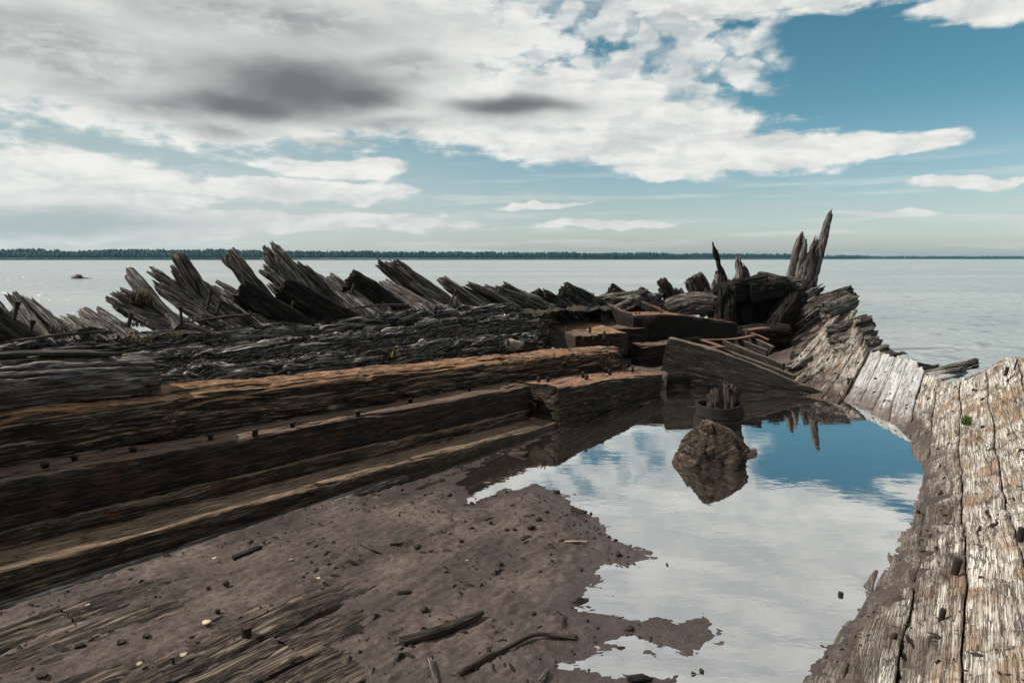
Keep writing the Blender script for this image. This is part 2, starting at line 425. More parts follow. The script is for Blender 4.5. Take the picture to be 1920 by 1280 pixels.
M['block'] = wood('orange_topped_timber', (.010, .008, .006), (.034, .024, .017), (.22, .16, .11), .34, nlo=.5, nhi=.8, top=(.44, .24, .155), topamt=.9, moss=.2, streak=.3)
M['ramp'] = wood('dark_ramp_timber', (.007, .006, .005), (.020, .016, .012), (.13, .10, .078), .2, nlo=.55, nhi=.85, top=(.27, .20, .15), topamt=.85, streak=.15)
M['end'] = wood('broken_frame_timber', (.014, .010, .008), (.07, .054, .044), (.38, .33, .28), .5, bump=1.0, fleck=.3)
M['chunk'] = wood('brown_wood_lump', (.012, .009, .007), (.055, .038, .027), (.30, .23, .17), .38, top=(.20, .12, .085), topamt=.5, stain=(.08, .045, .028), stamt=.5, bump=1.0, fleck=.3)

def rust(name, a, b, c, s=9.0):
    m, g = newmat(name); geo = g.n('ShaderNodeNewGeometry'); pos = V(g, geo.outputs['Position']); nz = g.sep(V(g, geo.outputs['Normal']))[2]
    n1 = g.noise(pos, s, 6, .65); n2 = g.noise(pos, s*6, 5, .6)
    col = g.ramp(n1*.6+n2*.4, [(.3, a), (.5, b), (.7, c)])
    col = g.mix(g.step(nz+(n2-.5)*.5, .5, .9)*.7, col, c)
    return finish(m, g, col, .85, n1*.5+n2*.5, .8, .01, .3)
M['rust'] = rust('rusted_iron', (.016, .010, .008), (.055, .028, .018), (.19, .095, .06))
M['rustd'] = rust('dark_rusted_iron', (.003, .0025, .002), (.006, .0045, .003), (.015, .010, .006), 3.0)
M['bolt'] = rust('bolt_iron', (.006, .005, .005), (.016, .011, .009), (.05, .03, .022), 40)

def mk_mud():
    m, g = newmat('brown_silt'); geo = g.n('ShaderNodeNewGeometry'); pos = V(g, geo.outputs['Position']); pz = g.sep(pos)[2]
    rot = g.n('ShaderNodeMapping'); rot.vector_type = 'TEXTURE'; rot.inputs['Rotation'].default_value = (0, 0, math.atan2(D2[1], D2[0])); g.put(rot.inputs[0], pos)
    x, y, z = g.sep(V(g, rot.outputs[0]))
    n1 = g.noise(pos, 2.2, 6, .6); n2 = g.noise(pos, 28, 6, .65); n3 = g.noise(pos, 120, 4, .6)
    st = g.noise(g.xyz(x*3, y*40, 0.0), 1, 5, .6)
    col = g.ramp(n1*.45+n2*.35+st*.2, [(.36, (.022, .016, .013)), (.5, (.070, .050, .042)), (.62, (.140, .105, .090))])
    col = g.mix(g.step(n3, .60, .70)*.6, col, (.03, .02, .016))
    sp = g.noise(g.xyz(x*30, y*75, 3.0), 1, 3, .6)
    col = g.mix(g.step(sp, .60, .65)*.85, col, (.018, .013, .011))
    col = g.mix(g.step(sp, .33, .27)*.35, col, (.36, .28, .2))
    wet = g.step(pz+(n2-.5)*.03+(n1-.5)*.04, .060, .008)
    col = g.mix(wet*.65, col, (.045, .031, .027))
    rough = g.lin(wet, 0, 1, .85, .28)
    return finish(m, g, col, rough, n2*.7+n3*.35+st*.3, 1.0, .012, .35)
M['mud'] = mk_mud()

def mk_pool():
    m, g = newmat('pool_water'); geo = g.n('ShaderNodeNewGeometry'); pos = V(g, geo.outputs['Position'])
    x, y, z = g.sep(pos)
    h = g.noise(g.xyz(x*5, y*9, 0.0), 1, 3, .5)*.5+g.noise(g.xyz(x*1.2, y*2.2, 5.0), 1, 2, .5)
    bp = g.n('ShaderNodeBump'); bp.inputs['Strength'].default_value = .055; bp.inputs['Distance'].default_value = .02; g.put(bp.inputs['Height'], h)
    fr = g.n('ShaderNodeFresnel'); fr.inputs['IOR'].default_value = 2.3; m.node_tree.links.new(bp.outputs[0], fr.inputs['Normal'])
    f = g.m('ADD', V(g, fr.outputs[0])*1.0, .42, clamp=True)
    tr = g.n('ShaderNodeBsdfTransparent'); tr.inputs[0].default_value = (.50, .38, .27, 1)
    sil = g.n('ShaderNodeBsdfDiffuse'); sil.inputs[0].default_value = (.075, .058, .045, 1)
    mx0 = g.n('ShaderNodeMixShader'); mx0.inputs[0].default_value = .45
    m.node_tree.links.new(tr.outputs[0], mx0.inputs[1]); m.node_tree.links.new(sil.outputs[0], mx0.inputs[2])
    gl = g.n('ShaderNodeBsdfGlossy'); gl.inputs['Roughness'].default_value = .015; gl.inputs[0].default_value = (.97, .98, .98, 1)
    m.node_tree.links.new(bp.outputs[0], gl.inputs['Normal'])
    mx = g.n('ShaderNodeMixShader'); g.put(mx.inputs[0], f); m.node_tree.links.new(mx0.outputs[0], mx.inputs[1]); m.node_tree.links.new(gl.outputs[0], mx.inputs[2])
    m.node_tree.links.new(mx.outputs[0], g.n('ShaderNodeOutputMaterial').inputs[0])
    return m
M['pool'] = mk_pool()
def mk_lake():
    m, g = newmat('lake_water'); geo = g.n('ShaderNodeNewGeometry'); pos = V(g, geo.outputs['Position'])
    x, y, z = g.sep(pos)
    h = g.noise(g.xyz(x*.30, y*1.5, 0.0), 1, 4, .65)*1.3+g.noise(g.xyz(x*2.6, y*5.0, 3.0), 1, 3, .55)*.28+g.noise(g.xyz(x*.05, y*.11, 9.0), 1, 3, .5)*2.0+g.step(g.noise(g.xyz(x*.55, y*.75, 19.0), 1, 3, .5), .50, .74)*1.0
    big = g.noise(g.xyz(x*.02, y*.045, 4.0), 1, 4, .6)
    col = g.mix(g.step(big, .4, .65), (.24, .27, .27), (.33, .35, .34))
    b = g.n('ShaderNodeBsdfPrincipled'); g.put(b.inputs['Base Color'], col); b.inputs['Roughness'].default_value = .17; b.inputs['IOR'].default_value = 2.4
    bp = g.n('ShaderNodeBump'); bp.inputs['Strength'].default_value = .7; bp.inputs['Distance'].default_value = .42; g.put(bp.inputs['Height'], h)
    m.node_tree.links.new(bp.outputs[0], b.inputs['Normal'])
    m.node_tree.links.new(b.outputs[0], g.n('ShaderNodeOutputMaterial').inputs[0])
    return m
M['lake'] = mk_lake()
def simple(name, ca, cb, s, rough=.8):
    m, g = newmat(name); pos = V(g, g.n('ShaderNodeNewGeometry').outputs['Position'])
    n = g.noise(pos, s, 4, .6)
    return finish(m, g, g.mix(g.step(n, .35, .65), ca, cb), rough, n, .3, .01)
M['grass'] = simple('green_grass', (.035, .055, .014), (.10, .125, .035), 6)
M['hay'] = simple('yellow_green_grass', (.12, .12, .03), (.28, .25, .09), 9)
M['drygrass'] = simple('dry_dark_grass', (.03, .025, .012), (.09, .075, .035), 9)
M['forest'] = simple('conifer_foliage', (.006, .026, .030), (.016, .044, .044), .02)
M['shore'] = simple('far_shore_ground', (.03, .05, .045), (.06, .08, .06), .02)
M['rock'] = simple('wet_rock', (.03, .025, .022), (.09, .075, .068), 3, .6)
M['pebble'] = simple('grey_brown_stone', (.16, .13, .11), (.34, .30, .26), 14, .7)
M['clod'] = simple('dark_wood_crumb', (.006, .005, .004), (.035, .024, .018), 25)
M['cream'] = simple('pale_wood_chip', (.22, .16, .11), (.5, .4, .28), 25)
M['soil'] = simple('dark_rotten_soil', (.015, .011, .008), (.05, .038, .026), 12)

# ================================================================ SETTING
def setting(o): o['kind'] = 'structure'; return o
mb = MB(); s_ = 9000.0
mb.poly([(-s_, -60, -.4), (s_, -60, -.4), (s_, s_, -.4), (-s_, s_, -.4)], [(0, 1, 2, 3)]); setting(mb.build('lake_water', M['lake'], smooth=False))
mb = MB(); mb.poly([(-s_, -70, -1.4), (s_, -70, -1.4), (s_, s_, -1.4), (-s_, s_, -1.4)], [(0, 1, 2, 3)]); setting(mb.build('lake_bed', M['soil'], smooth=False))

# hull side surface: height z over (s, m) where m = distance from the keel timbers towards the right
ST = [(-7, [(3.0, -.15), (3.35, 0), (3.8, .2), (4.4, .5), (5.0, .8), (5.6, 1.15)]),
      (-2.4, [(3.0, -.15), (3.35, 0), (3.75, .16), (4.3, .42), (4.9, .78), (5.4, 1.12)]),
      (0, [(3.1, -.15), (3.43, 0), (3.75, .17), (4.15, .4), (4.6, .68), (5.1, 1.0)]),
      (1.4, [(3.0, -.15), (3.3, 0), (3.55, .17), (3.85, .36), (4.15, .6), (4.6, .9)]),
      (2.5, [(2.7, -.12), (3.0, 0), (3.2, .15), (3.45, .32), (3.7, .52), (4.0, .78)]),
      (3.1, [(2.4, -.1), (2.8, .0), (3.0, .13), (3.25, .3), (3.5, .5), (3.76, .73)]),
      (3.8, [(2.0, -.06), (2.4, .0), (2.65, .12), (2.95, .28), (3.2, .45), (3.48, .66)]),
      (4.9, [(1.2, .0), (1.5, .06), (1.8, .15), (2.05, .27), (2.3, .4), (2.55, .55)]),
      (5.6, [(.8, .03), (1.1, .08), (1.35, .18), (1.6, .3), (1.85, .42), (2.06, .55)]),
      (6.4, [(.5, .07), (.8, .14), (1.1, .28), (1.4, .46), (1.65, .65), (1.9, .86)]),
      (7.6, [(.2, .2), (.5, .3), (.8, .48), (1.05, .68), (1.3, .85), (1.5, 1.02)]),
      (8.9, [(-.1, .4), (.15, .5), (.4, .68), (.65, .86), (.85, 1.02), (1.06, 1.19)]),
      (11., [(-.3, .6), (-.1, .75), (.1, .9), (.25, 1.05), (.4, 1.15), (.55, 1.3)])]
_ss = np.array([q[0] for q in ST], float)
_mg = np.linspace(-2, 8, 201)
def _row(pts):
    m = np.array([p[0] for p in pts]); z = np.array([p[1] for p in pts])
    lo = z[0]+(_mg-m[0])*.10; sl = (z[-1]-z[-2])/(m[-1]-m[-2]); hi = z[-1]+(_mg-m[-1])*sl
    r = np.interp(_mg, m, z); r = np.where(_mg < m[0], lo, r); return np.where(_mg > m[-1], hi, r)
_tab = np.array([_row(q[1]) for q in ST])
for _ in range(2):
    _tab[:, 1:-1] = .25*_tab[:, :-2]+.5*_tab[:, 1:-1]+.25*_tab[:, 2:]
_sf = np.linspace(-7, 11, 361); _tab = np.stack([np.interp(_sf, _ss, _tab[:, k]) for k in range(len(_mg))], 1)
_k = np.hanning(17); _k /= _k.sum(); _p = np.pad(_tab, ((8, 8), (0, 0)), 'edge')
_tab = np.stack([np.convolve(_p[:, k], _k, 'valid') for k in range(len(_mg))], 1)
def hull(s, m):
    fi = np.clip((np.asarray(s)+7)/18*360, 0, 359.999); fj = np.clip((np.asarray(m)+2)/10*200, 0, 199.999)
    i = fi.astype(int); j = fj.astype(int); a = fi-i; b = fj-j
    return (_tab[i, j]*(1-a)+_tab[i+1, j]*a)*(1-b)+(_tab[i, j+1]*(1-a)+_tab[i+1, j+1]*a)*b
RIM = np.array([(-7, 5.6), (-2.4, 5.4), (0, 5.1), (1.4, 4.6), (2.5, 4.15), (3.1, 3.92), (3.45, 3.72), (3.62, 3.22), (4.5, 2.75), (4.9, 2.48), (5.4, 2.12), (5.6, 1.95), (6.4, 1.68), (7.6, 1.30), (8.9, .92), (11, .45)])
def rim_m(s): return np.interp(s, RIM[:, 0], RIM[:, 1])

# ground: silt bank, pool bottom
SHORE = [(980, 830), (1120, 785), (1250, 742), (1330, 745), (1400, 752), (1470, 748), (1520, 752), (1560, 760), (1640, 770), (1680, 795), (1715, 830), (1735, 880), (1725, 950), (1700, 1020),
         (1670, 1070), (1640, 1110), (1600, 1160), (1560, 1200), (1530, 1240), (1500, 1280), (1450, 1400), (1330, 1400), (1320, 1290), (1300, 1262), (1150, 1272), (1060, 1250), (1120, 1215), (1180, 1190), (1290, 1225),
         (1345, 1200), (1330, 1165), (1180, 1165), (1090, 1140), (1110, 1100), (1130, 1062), (1225, 1045), (1150, 1010), (1090, 960), (1050, 925), (1010, 908), (885, 940), (860, 905), (880, 882), (750, 930), (860, 880)]
PS = np.array([at_z(u, v, 0)[:2] for u, v in SHORE])
def sdf(P):
    x, y = P[:, 0], P[:, 1]; dmin = np.full(len(P), 1e9); ins = np.zeros(len(P), bool)
    for k in range(len(PS)):
        a = PS[k]; b = PS[(k+1) % len(PS)]; ab = b-a
        t = np.clip(((x-a[0])*ab[0]+(y-a[1])*ab[1])/(ab@ab), 0, 1)
        dmin = np.minimum(dmin, np.hypot(x-a[0]-t*ab[0], y-a[1]-t*ab[1]))
        c = ((a[1] > y) != (b[1] > y)) & (x < (b[0]-a[0])*(y-a[1])/(b[1]-a[1]+1e-12)+a[0]); ins ^= c
    return np.where(ins, -dmin, dmin)
def ground_z(s, m):
    P = W(s, -m, 0*s); x, y = P[..., 0], P[..., 1]
    sh = s.shape; dd = sdf(P[..., :2].reshape(-1, 2)).reshape(sh)
    near = sstep(-s, -1.0, .5)
    dd = dd+.045*fbm(x*3.2, y*3.2, 0*x, 5, .6)*sstep(-dd, -1.0, 0)*(.35+.65*sstep(3.2-m, 0, .4))
    right = sstep(m, 1.6, 2.4)*(s < 3.3)+(s >= 3.3)*1.0
    right = np.clip(sstep(m, 2.9, 3.2)*1.0+sstep(s, 2.6, 3.4)+sstep(m, 2.0, 3.0)*sstep(s, -1.0, 0.5), 0, 1)
    hh = hull(s, np.minimum(m, rim_m(s)))
    # left bank
    bank = .085-.02*m + .015*fbm(s*1.1, m*2.6, 0*s, 4)+.009*fbm(s*7, m*18, 0*s, 5, .65)+.028*sstep(m, .5, .65)*(1-sstep(m, 1.0, 1.2))-.012*sstep(m, 1.2, 1.4)*sstep(-s, 2.6, 3.4)
    bank = np.where(m < .12, bank*.2-.03, bank)
    zl = np.where(dd > 0, np.minimum(.16*dd+.014*fbm(x*9, y*9, 0*x, 5, .6)*sstep(dd, -.05, .25), bank+0*dd), np.maximum(.09*dd+.010*fbm(x*8, y*8, 0*x+3, 5, .6), -.12)-.35*sstep(-dd, .5, 1.6)*.5)
    zr = np.where(dd > 0, hh+.012*fbm(x*8, y*8, 0*x+5, 4)-.005-.07*sstep(dd+.12*fbm(x*2, y*3, 0*x+8, 3), .06, .32), np.minimum(np.maximum(.22*dd, -.3), hh*0+0))
    z = zl*(1-right)+zr*right
    q = sstep(m-rim_m(s), -.35, -.12); z = (z-.02*(m > 4.2))*(1-q)-.7*q
    z = np.where(m < -.12, z*0+(.30*sstep(s, 2.6, 3.6)-.1)+.03*fbm(x*3, y*3, 0*x, 3), z)
    return z+.003*fbm(x*30, y*30, 0*x, 3, .6)
def ground_grid(name, s0, s1, m0, m1, ds, dm, drop=0):
    s = np.linspace(s0, s1, int((s1-s0)/ds)+1); m = np.linspace(m0, m1, int((m1-m0)/dm)+1)
    S, Mm = np.meshgrid(s, m, indexing='ij')
    z = ground_z(S, Mm)-drop
    P = W(S, -Mm, z)
    b = MB(); b.grid(P, np.stack([S, Mm], -1)); return setting(b.build(name, M['mud']))
ground_grid('silt_ground', -6.5, 9.0, -1.9, 4.6, .016, .014)

# pool water: covers the hollow only
s = np.linspace(-6.4, 5.2, 120)
mmax = np.array([_mg[np.argmax(hull(np.full(201, q), _mg) > .09)] for q in s])
mmax = np.clip(mmax, .3, 4)
t = np.linspace(0, 1, 12)
S = np.repeat(s[:, None], 12, 1); Mm = -.15+(mmax[:, None]+.15)*t[None]
mb = MB(); mb.grid(W(S, -Mm, 0*S), np.stack([S, Mm], -1)); setting(mb.build('pool_water', M['pool'], smooth=False))

# rotten soil behind the keel timbers, between the ribs
s = np.linspace(-8, 9, 500); n = np.linspace(1.75, 3.3, 60)
S, Nn = np.meshgrid(s, n, indexing='ij')
z = 1.02+.05*fbm(S*1.5, Nn*3, 0*S, 4)+.03*fbm(S*9, Nn*9, 0*S+4, 4, .6)-.35*sstep(Nn, 2.5, 3.3)-.5*sstep(S, 3.0, 9)*.5
mb = MB(); mb.grid(W(S, Nn, z), np.stack([S, Nn], -1)); setting(mb.build('soil', M['soil']))

# far shore: land strip and wood
def shore_y(u): return np.interp(u, [-1500, -200, 700, 1100, 1480, 1500, 1600, 1625, 2100, 3600], [1400, 1150, 1250, 1400, 1650, 2100, 2300, 3200, 3300, 3600])
def tree_px(u): return np.interp(u, [-1500, 300, 700, 1100, 1470, 1500, 1610, 1630, 2100, 3600], [18, 18, 14.5, 12.5, 10, 7.5, 7, 5.5, 5, 6])
def land_h(x): return 4+2*pn(x*.002, 0*x+1, 0*x)
us = np.linspace(-1500, 3600, 500); rows = []
for k, (off, hf) in enumerate([(-4, -.45), (0, .0), (60, 1.0), (400, 1.3), (900, -.3)]):
    yy = shore_y(us)+off; xs = (us-960)/FPX*yy
    rows.append(np.stack([xs, yy, hf*land_h(xs)*.5 if hf > 0 else np.full_like(xs, hf if hf else -.1)], -1))
rows = np.array(rows); mb = MB(); mb.grid(rows, rows[..., :2]*.01); setting(mb.build('far_shore', M['shore']))
rng = np.random.RandomState(3)
mb = MB(); nT = 11000
tu = rng.uniform(-700, 2700, nT); row = rng.uniform(0, 1, nT)**2.0*90+2
ty = shore_y(tu)+row; tx = (tu-960)/FPX*ty
th = tree_px(tu)*ty/FPX*(.6+.4*sstep(row, 0, 25))*(1+.16*fbm(tx*.012, 0*tx, 0*tx, 5, .6))*rng.uniform(.68, 1.08, len(tx))*.95
cone = rng.uniform(size=len(tx)) < .45
for x, y, h, c in zip(tx, ty, th, cone):
    r = h*(.20 if c else .30); k = 5
    a = np.arange(k)*2*math.pi/k+rng.uniform(0, 6)
    if c: prof = [(r*.9, h*.08), (r, h*.2), (r*.5, h*.62), (r*.05, h)]
    else: prof = [(r*.6, h*.1), (r, h*.42), (r*.8, h*.75), (r*.15, h*.95)]
    jit = rng.uniform(.75, 1.25, (4, k))
    P = np.array([[(x+q*jit[i, j]*math.cos(a[j]), y+q*jit[i, j]*math.sin(a[j]), zz+2) for j in range(k)] for i, (q, zz) in enumerate(prof)])
    mb.grid(P, P[..., :2]*.05, closed=True)
mb.build('forest', M['forest'], smooth=False, kind='stuff')

# ================================================================ THINGS
def iron_bolt(parent, pos, r=.018, h=.045, tilt=0.0, head=True, name='bolt'):
    b = MB(); k = 8; a = np.arange(k)*2*math.pi/k
    prof = [(0.001, -.02), (r*.8, -.02), (r*.8, h*.55), (r*1.15, h*.6), (r*1.1, h), (0.001, h*1.03)] if head else [(.001, -.02), (r, -.02), (r*.92, h*.6), (r*.85, h), (.001, h*.95)]
    P = np.array([[(q*math.cos(t), q*math.sin(t), z) for t in a] for q, z in prof])
    P = P+rng.normal(0, r*.12, P.shape)
    th = rng.uniform(0, 6.28); ti = tilt if tilt else rng.uniform(-.2, .2)
    P[..., 0] += P[..., 2]*math.tan(ti)*math.cos(th); P[..., 1] += P[..., 2]*math.tan(ti)*math.sin(th)
    b.grid(P+np.asarray(pos), P[..., :2], closed=True)
    return b.build(name, M['bolt'], parent)

def beam(name, label, pts, w, h, mat, cat='beam', group=None, **kw):
    b = MB(); timber(b, pts, w, h, **kw)
    return tag(b.build(name, M[mat]), label, cat, group)
def top_path(lst):   # (s, n, ztop, zbot) -> centre line
    return [W(s, n, (zt+zb)/2) for s, n, zt, zb in lst]

# the long keel timbers
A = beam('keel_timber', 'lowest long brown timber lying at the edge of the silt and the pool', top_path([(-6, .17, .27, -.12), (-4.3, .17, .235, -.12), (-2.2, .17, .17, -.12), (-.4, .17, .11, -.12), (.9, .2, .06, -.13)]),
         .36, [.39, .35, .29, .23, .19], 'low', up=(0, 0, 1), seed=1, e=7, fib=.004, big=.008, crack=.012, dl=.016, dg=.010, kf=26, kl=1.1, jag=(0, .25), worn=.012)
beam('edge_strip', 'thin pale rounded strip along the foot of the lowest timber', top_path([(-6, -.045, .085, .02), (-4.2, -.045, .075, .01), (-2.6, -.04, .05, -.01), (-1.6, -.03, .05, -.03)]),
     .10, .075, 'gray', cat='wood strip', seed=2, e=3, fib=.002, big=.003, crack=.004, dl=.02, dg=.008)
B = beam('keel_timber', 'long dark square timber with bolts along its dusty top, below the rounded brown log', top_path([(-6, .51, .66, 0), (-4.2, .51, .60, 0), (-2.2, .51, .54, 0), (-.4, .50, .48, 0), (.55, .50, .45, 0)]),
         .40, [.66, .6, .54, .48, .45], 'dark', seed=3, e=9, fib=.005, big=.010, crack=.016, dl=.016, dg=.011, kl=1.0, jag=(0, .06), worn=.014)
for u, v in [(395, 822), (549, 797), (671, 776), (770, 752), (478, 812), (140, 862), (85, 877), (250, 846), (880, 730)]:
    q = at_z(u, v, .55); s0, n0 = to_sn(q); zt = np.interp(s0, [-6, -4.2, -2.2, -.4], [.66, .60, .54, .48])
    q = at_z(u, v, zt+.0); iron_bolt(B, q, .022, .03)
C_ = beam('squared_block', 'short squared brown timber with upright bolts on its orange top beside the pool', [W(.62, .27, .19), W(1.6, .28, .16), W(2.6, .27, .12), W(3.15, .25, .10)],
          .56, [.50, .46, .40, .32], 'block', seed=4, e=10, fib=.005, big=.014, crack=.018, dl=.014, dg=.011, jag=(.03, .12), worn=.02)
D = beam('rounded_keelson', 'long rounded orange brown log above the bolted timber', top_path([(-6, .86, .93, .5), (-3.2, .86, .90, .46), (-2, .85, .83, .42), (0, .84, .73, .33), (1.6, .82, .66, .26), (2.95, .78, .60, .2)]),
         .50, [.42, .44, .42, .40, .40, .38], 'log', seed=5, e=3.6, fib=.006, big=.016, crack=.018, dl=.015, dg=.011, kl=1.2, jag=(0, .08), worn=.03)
for u, v, zz in [(545, 705, .86), (718, 672, .83), (953, 642, .76), (1007, 638, .74), (1093, 635, .70), (941, 651, .74), (1113, 634, .69), (1132, 628, .68)]:
    iron_bolt(D, at_n(u, v, .95)-np.array([0, 0, .02]), .018, .055, head=False)
E_ = beam('upper_log', 'blunt ended grey log resting on the rounded timber at the left edge', [W(-6.2, .93, 1.07), (W(-4.6, .93, 1.03)), W(-3.6, .92, .985), W(-3.13, .91, .965)],
          .48, [.40, .40, .38, .36], 'gray', seed=6, e=2.3, fib=.006, big=.016, crack=.022, dl=.010, dg=.010, kl=1.3, jag=(0, .02), worn=.03, taper=[(0, 1), (.94, 1), (.975, .93), (.99, .84), (1, .70)])
beam('keel_timber', 'brown lower timber wedged between the bolted dark one and the lowest one', top_path([(-6, .40, .36, .0), (-4.3, .40, .33, .0), (-2.2, .40, .28, -.02), (-.4, .39, .22, -.05), (.5, .39, .18, -.05)]),
     .24, [.36, .33, .30, .27, .23], 'low', seed=61, e=9, fib=.005, big=.012, crack=.018, dl=.016, dg=.011, kl=1.0, jag=(0, .1), worn=.02)
beam('splintered_board', 'thin pale splintered board lying on top of the blunt grey log', [W(-4.6, .96, 1.225), W(-3.9, .93, 1.215), W(-3.36, .86, 1.165)], .16, .03, 'end', cat='board', seed=7, e=6, jag=(.2, .15), big=.008, fib=.003, crack=.004, dg=.008, dl=.012)
# rotten black baulks that slope up to the ribs
FM = [('upper rotten black timber with pale splinters below the row of ribs', 1.96, [(-7, 1.22), (-3.8, 1.17), (-1, 1.16), (1, 1.17), (2.35, 1.16)], .40, .36, 8),
      ('middle rotten black timber streaked with white decay', 1.62, [(-7, 1.12), (-3.8, 1.06), (-1, 1.05), (1, 1.06), (2.3, 1.04)], .42, .40, 9),
      ('lower rotten black timber just behind the rounded brown log', 1.27, [(-7, .97), (-3.8, .93), (-1, .90), (1, .88), (2.2, .84)], .42, .42, 10)]
for lb, n0, zs, w, h, sd in FM:
    beam('rotten_timber', lb, [W(s, n0+.05*math.sin(s), z-h/2) for s, z in zs], w, h, 'char', seed=sd, e=3.2, fib=.022, big=.045, crack=.045, dl=.016, dg=.011, kf=15, kl=1.8, jag=(0, .35), worn=.11)
# slivers lying on the rotten timbers
for k, (a, b_, w, lb, mt) in enumerate([
    ((0, 643), (330, 606), .05, 'long pale sliver along the ridge at the left edge', 'end'), ((330, 606), (620, 577), .045, 'long pale sliver on the ridge below the tallest ribs', 'end'),
    ((640, 580), (830, 565), .05, 'pale sliver on the ridge below the leaning twin ribs', 'end'), ((860, 585), (1000, 560), .06, 'brown sliver near the broken end of the rotten timbers', 'gray'),
    ((60, 660), (330, 640), .06, 'cracked grey sliver lying over the black timber at left', 'gray'), ((120, 625), (260, 612), .035, 'thin pale sliver beside the green grass at left', 'end')]):
    P0 = at_n(*a, 1.9 if k != 4 else 1.55); P1 = at_n(*b_, 1.9 if k != 4 else 1.55)
    P1 = P0+(P1-P0)*.62
    beam('sliver', lb, [P0+[0, 0, .0], (P0+P1)/2+np.array([0, 0, .012]), P1+[0, 0, -.01]], w*1.1, .022, mt, cat='sliver', seed=20+k, e=4, jag=(.25, .35), fib=.004, big=.022, crack=.006, dg=.007, dl=.012, worn=.03)

# ---- ribs
RN = [0]
def rib(base, tip, wpx, label, n0=2.15, n1=2.6, mat='rib', parts=5, dpt=.16, split=.35, group='broken ribs of the far side', name='rib_timber', plumb=None, at=None, cat='rib', blunt=False, ext=.25):
    RN[0] += 1; sd = 40+RN[0]; r = np.random.RandomState(sd)
    pa = at_n(*base, n0) if at is None else at_y(*base, at); pb = at_n(*tip, n1) if at is None else at_y(*tip, at)
    dist = pa[1]; w = wpx/FPX*dist*1.3
    ax = pb-pa; L = np.linalg.norm(ax); ax /= L
    view = np.array([pa[0], pa[1], 0]); view /= np.linalg.norm(view)
    side = np.cross(ax, view); side /= np.linalg.norm(side); dep = np.cross(side, ax)
    mb = MB()
    for i in range(parts):
        o = (i+.5)/parts-.5
        f = 1-split*r.uniform(0, 1)**1.3
        if i == parts//2 or (r.uniform() < .2): f = 1-.04*r.uniform()
        if i == parts-1: f = min(f, 1-split*.4)
        pw = w/parts*r.uniform(1.5, 2.4)
        off = side*o*w*.95+dep*r.uniform(-.35, .35)*dpt
        bend = side*r.uniform(-.02, .02)*L+dep*r.uniform(-.03, .03)*L
        p0 = pa+off-ax*ext; p2 = pa+off*r.uniform(.75, 1.0)+ax*L*f; p1 = (p0+p2)/2+bend
        timber(mb, [p0, p1, p2], pw, dpt*r.uniform(.55, 1.0), up=dep, seed=sd*7+i, e=r.uniform(3, 7), fib=.009, big=.020, crack=.020, kf=30, kl=2.2,
               jag=(0, (.08 if blunt else .15)*min(1, L)), dl=.016, dg=.012, taper=[(0, 1.05), (.55, 1), (.9, .92 if not blunt else .97), (1, .74 if not blunt else .9)], worn=.03, jk=26)
    o = mb.build(name, M[mat]); return tag(o, label, cat, group)
rib((85, 640), (18, 552), 24, 'grey rib leaning over the dark sloping board at the left edge')
rib((125, 640), (42, 556), 20, 'brown rib with a pointed top, rightmost of the left edge cluster', parts=4)
rib((45, 650), (-30, 560), 30, 'broad splintered rib cut off by the left edge', parts=5)
rib((60, 660), (-40, 585), 34, 'dark square rib low in the left edge cluster', n0=2.05, n1=2.3, mat='black', parts=2, blunt=True)
rib((150, 622), (112, 594), 12, 'small black rib stump beside the left edge cluster', parts=3)
rib((188, 622), (132, 590), 14, 'short stump with pale edge near the low grass at left', parts=3)
rib((215, 622), (158, 582), 15, 'short rotten stump in the gap of the rib row', parts=3)
rib((245, 624), (183, 584), 16, 'short dark stump just left of the forked pale rib', parts=3)
rib((345, 612), (206, 545), 17, 'long pale low rib reaching furthest left over the water', parts=3)
rib((320, 622), (204, 560), 14, 'grey rib under the long pale low rib', parts=3)
rib((360, 622), (215, 572), 16, 'brown rib lowest in the forked bundle', n0=2.05, parts=3)
rib((310, 596), (242, 518), 19, 'mossy blunt rib behind the grass tuft', n0=2.3, n1=2.8, parts=3, blunt=True)
rib((420, 610), (276, 504), 26, 'long light grey rib pointing up left towards the rock', parts=5)
rib((435, 622), (286, 530), 26, 'broad light brown rib below the long light grey one', n0=2.05, parts=5)
rib((385, 575), (322, 472), 27, 'upright tapering rib that stands tall left of centre group', n0=2.3, n1=2.5, parts=5)
rib((420, 600), (345, 500), 22, 'dark rough rib just right of the upright tapering rib', n0=2.3, n1=2.6, parts=4)
rib((470, 612), (372, 535), 24, 'weathered rib with rusty nails in front of the tapering rib', n0=2.05, parts=4)
rib((505, 575), (420, 470), 25, 'tall blunt split rib against the far shore, middle of the three tall ribs', n0=2.3, n1=2.6, parts=4, split=.12, blunt=True)
rib((500, 600), (398, 532), 20, 'pale cracked rib under the tall blunt split rib', parts=4)
rib((540, 612), (440, 545), 34, 'dark square faced rib below the tall blunt rib', n0=2.0, n1=2.2, mat='black', parts=2, blunt=True, split=.1)
rib((590, 585), (496, 458), 33, 'tallest grey rib with a knobbly top and a hole', n0=2.3, n1=2.7, parts=6, split=.2)
rib((600, 600), (484, 505), 22, 'ragged rib ending in three steps below the tallest rib', parts=5, split=.5)
rib((645, 585), (545, 490), 24, 'broad grey rib right behind the tallest rib', n0=2.35, n1=2.7, parts=4)
rib((625, 605), (518, 542), 36, 'black square rib with a pale broken top edge', n0=2.0, n1=2.2, mat='black', parts=2, blunt=True, split=.1)
rib((665, 585), (588, 512), 11, 'thin rib with a rounded head left of the dark plank rib', parts=2)
rib((690, 585), (612, 522), 22, 'dark rib beneath the thin round headed rib', parts=3)
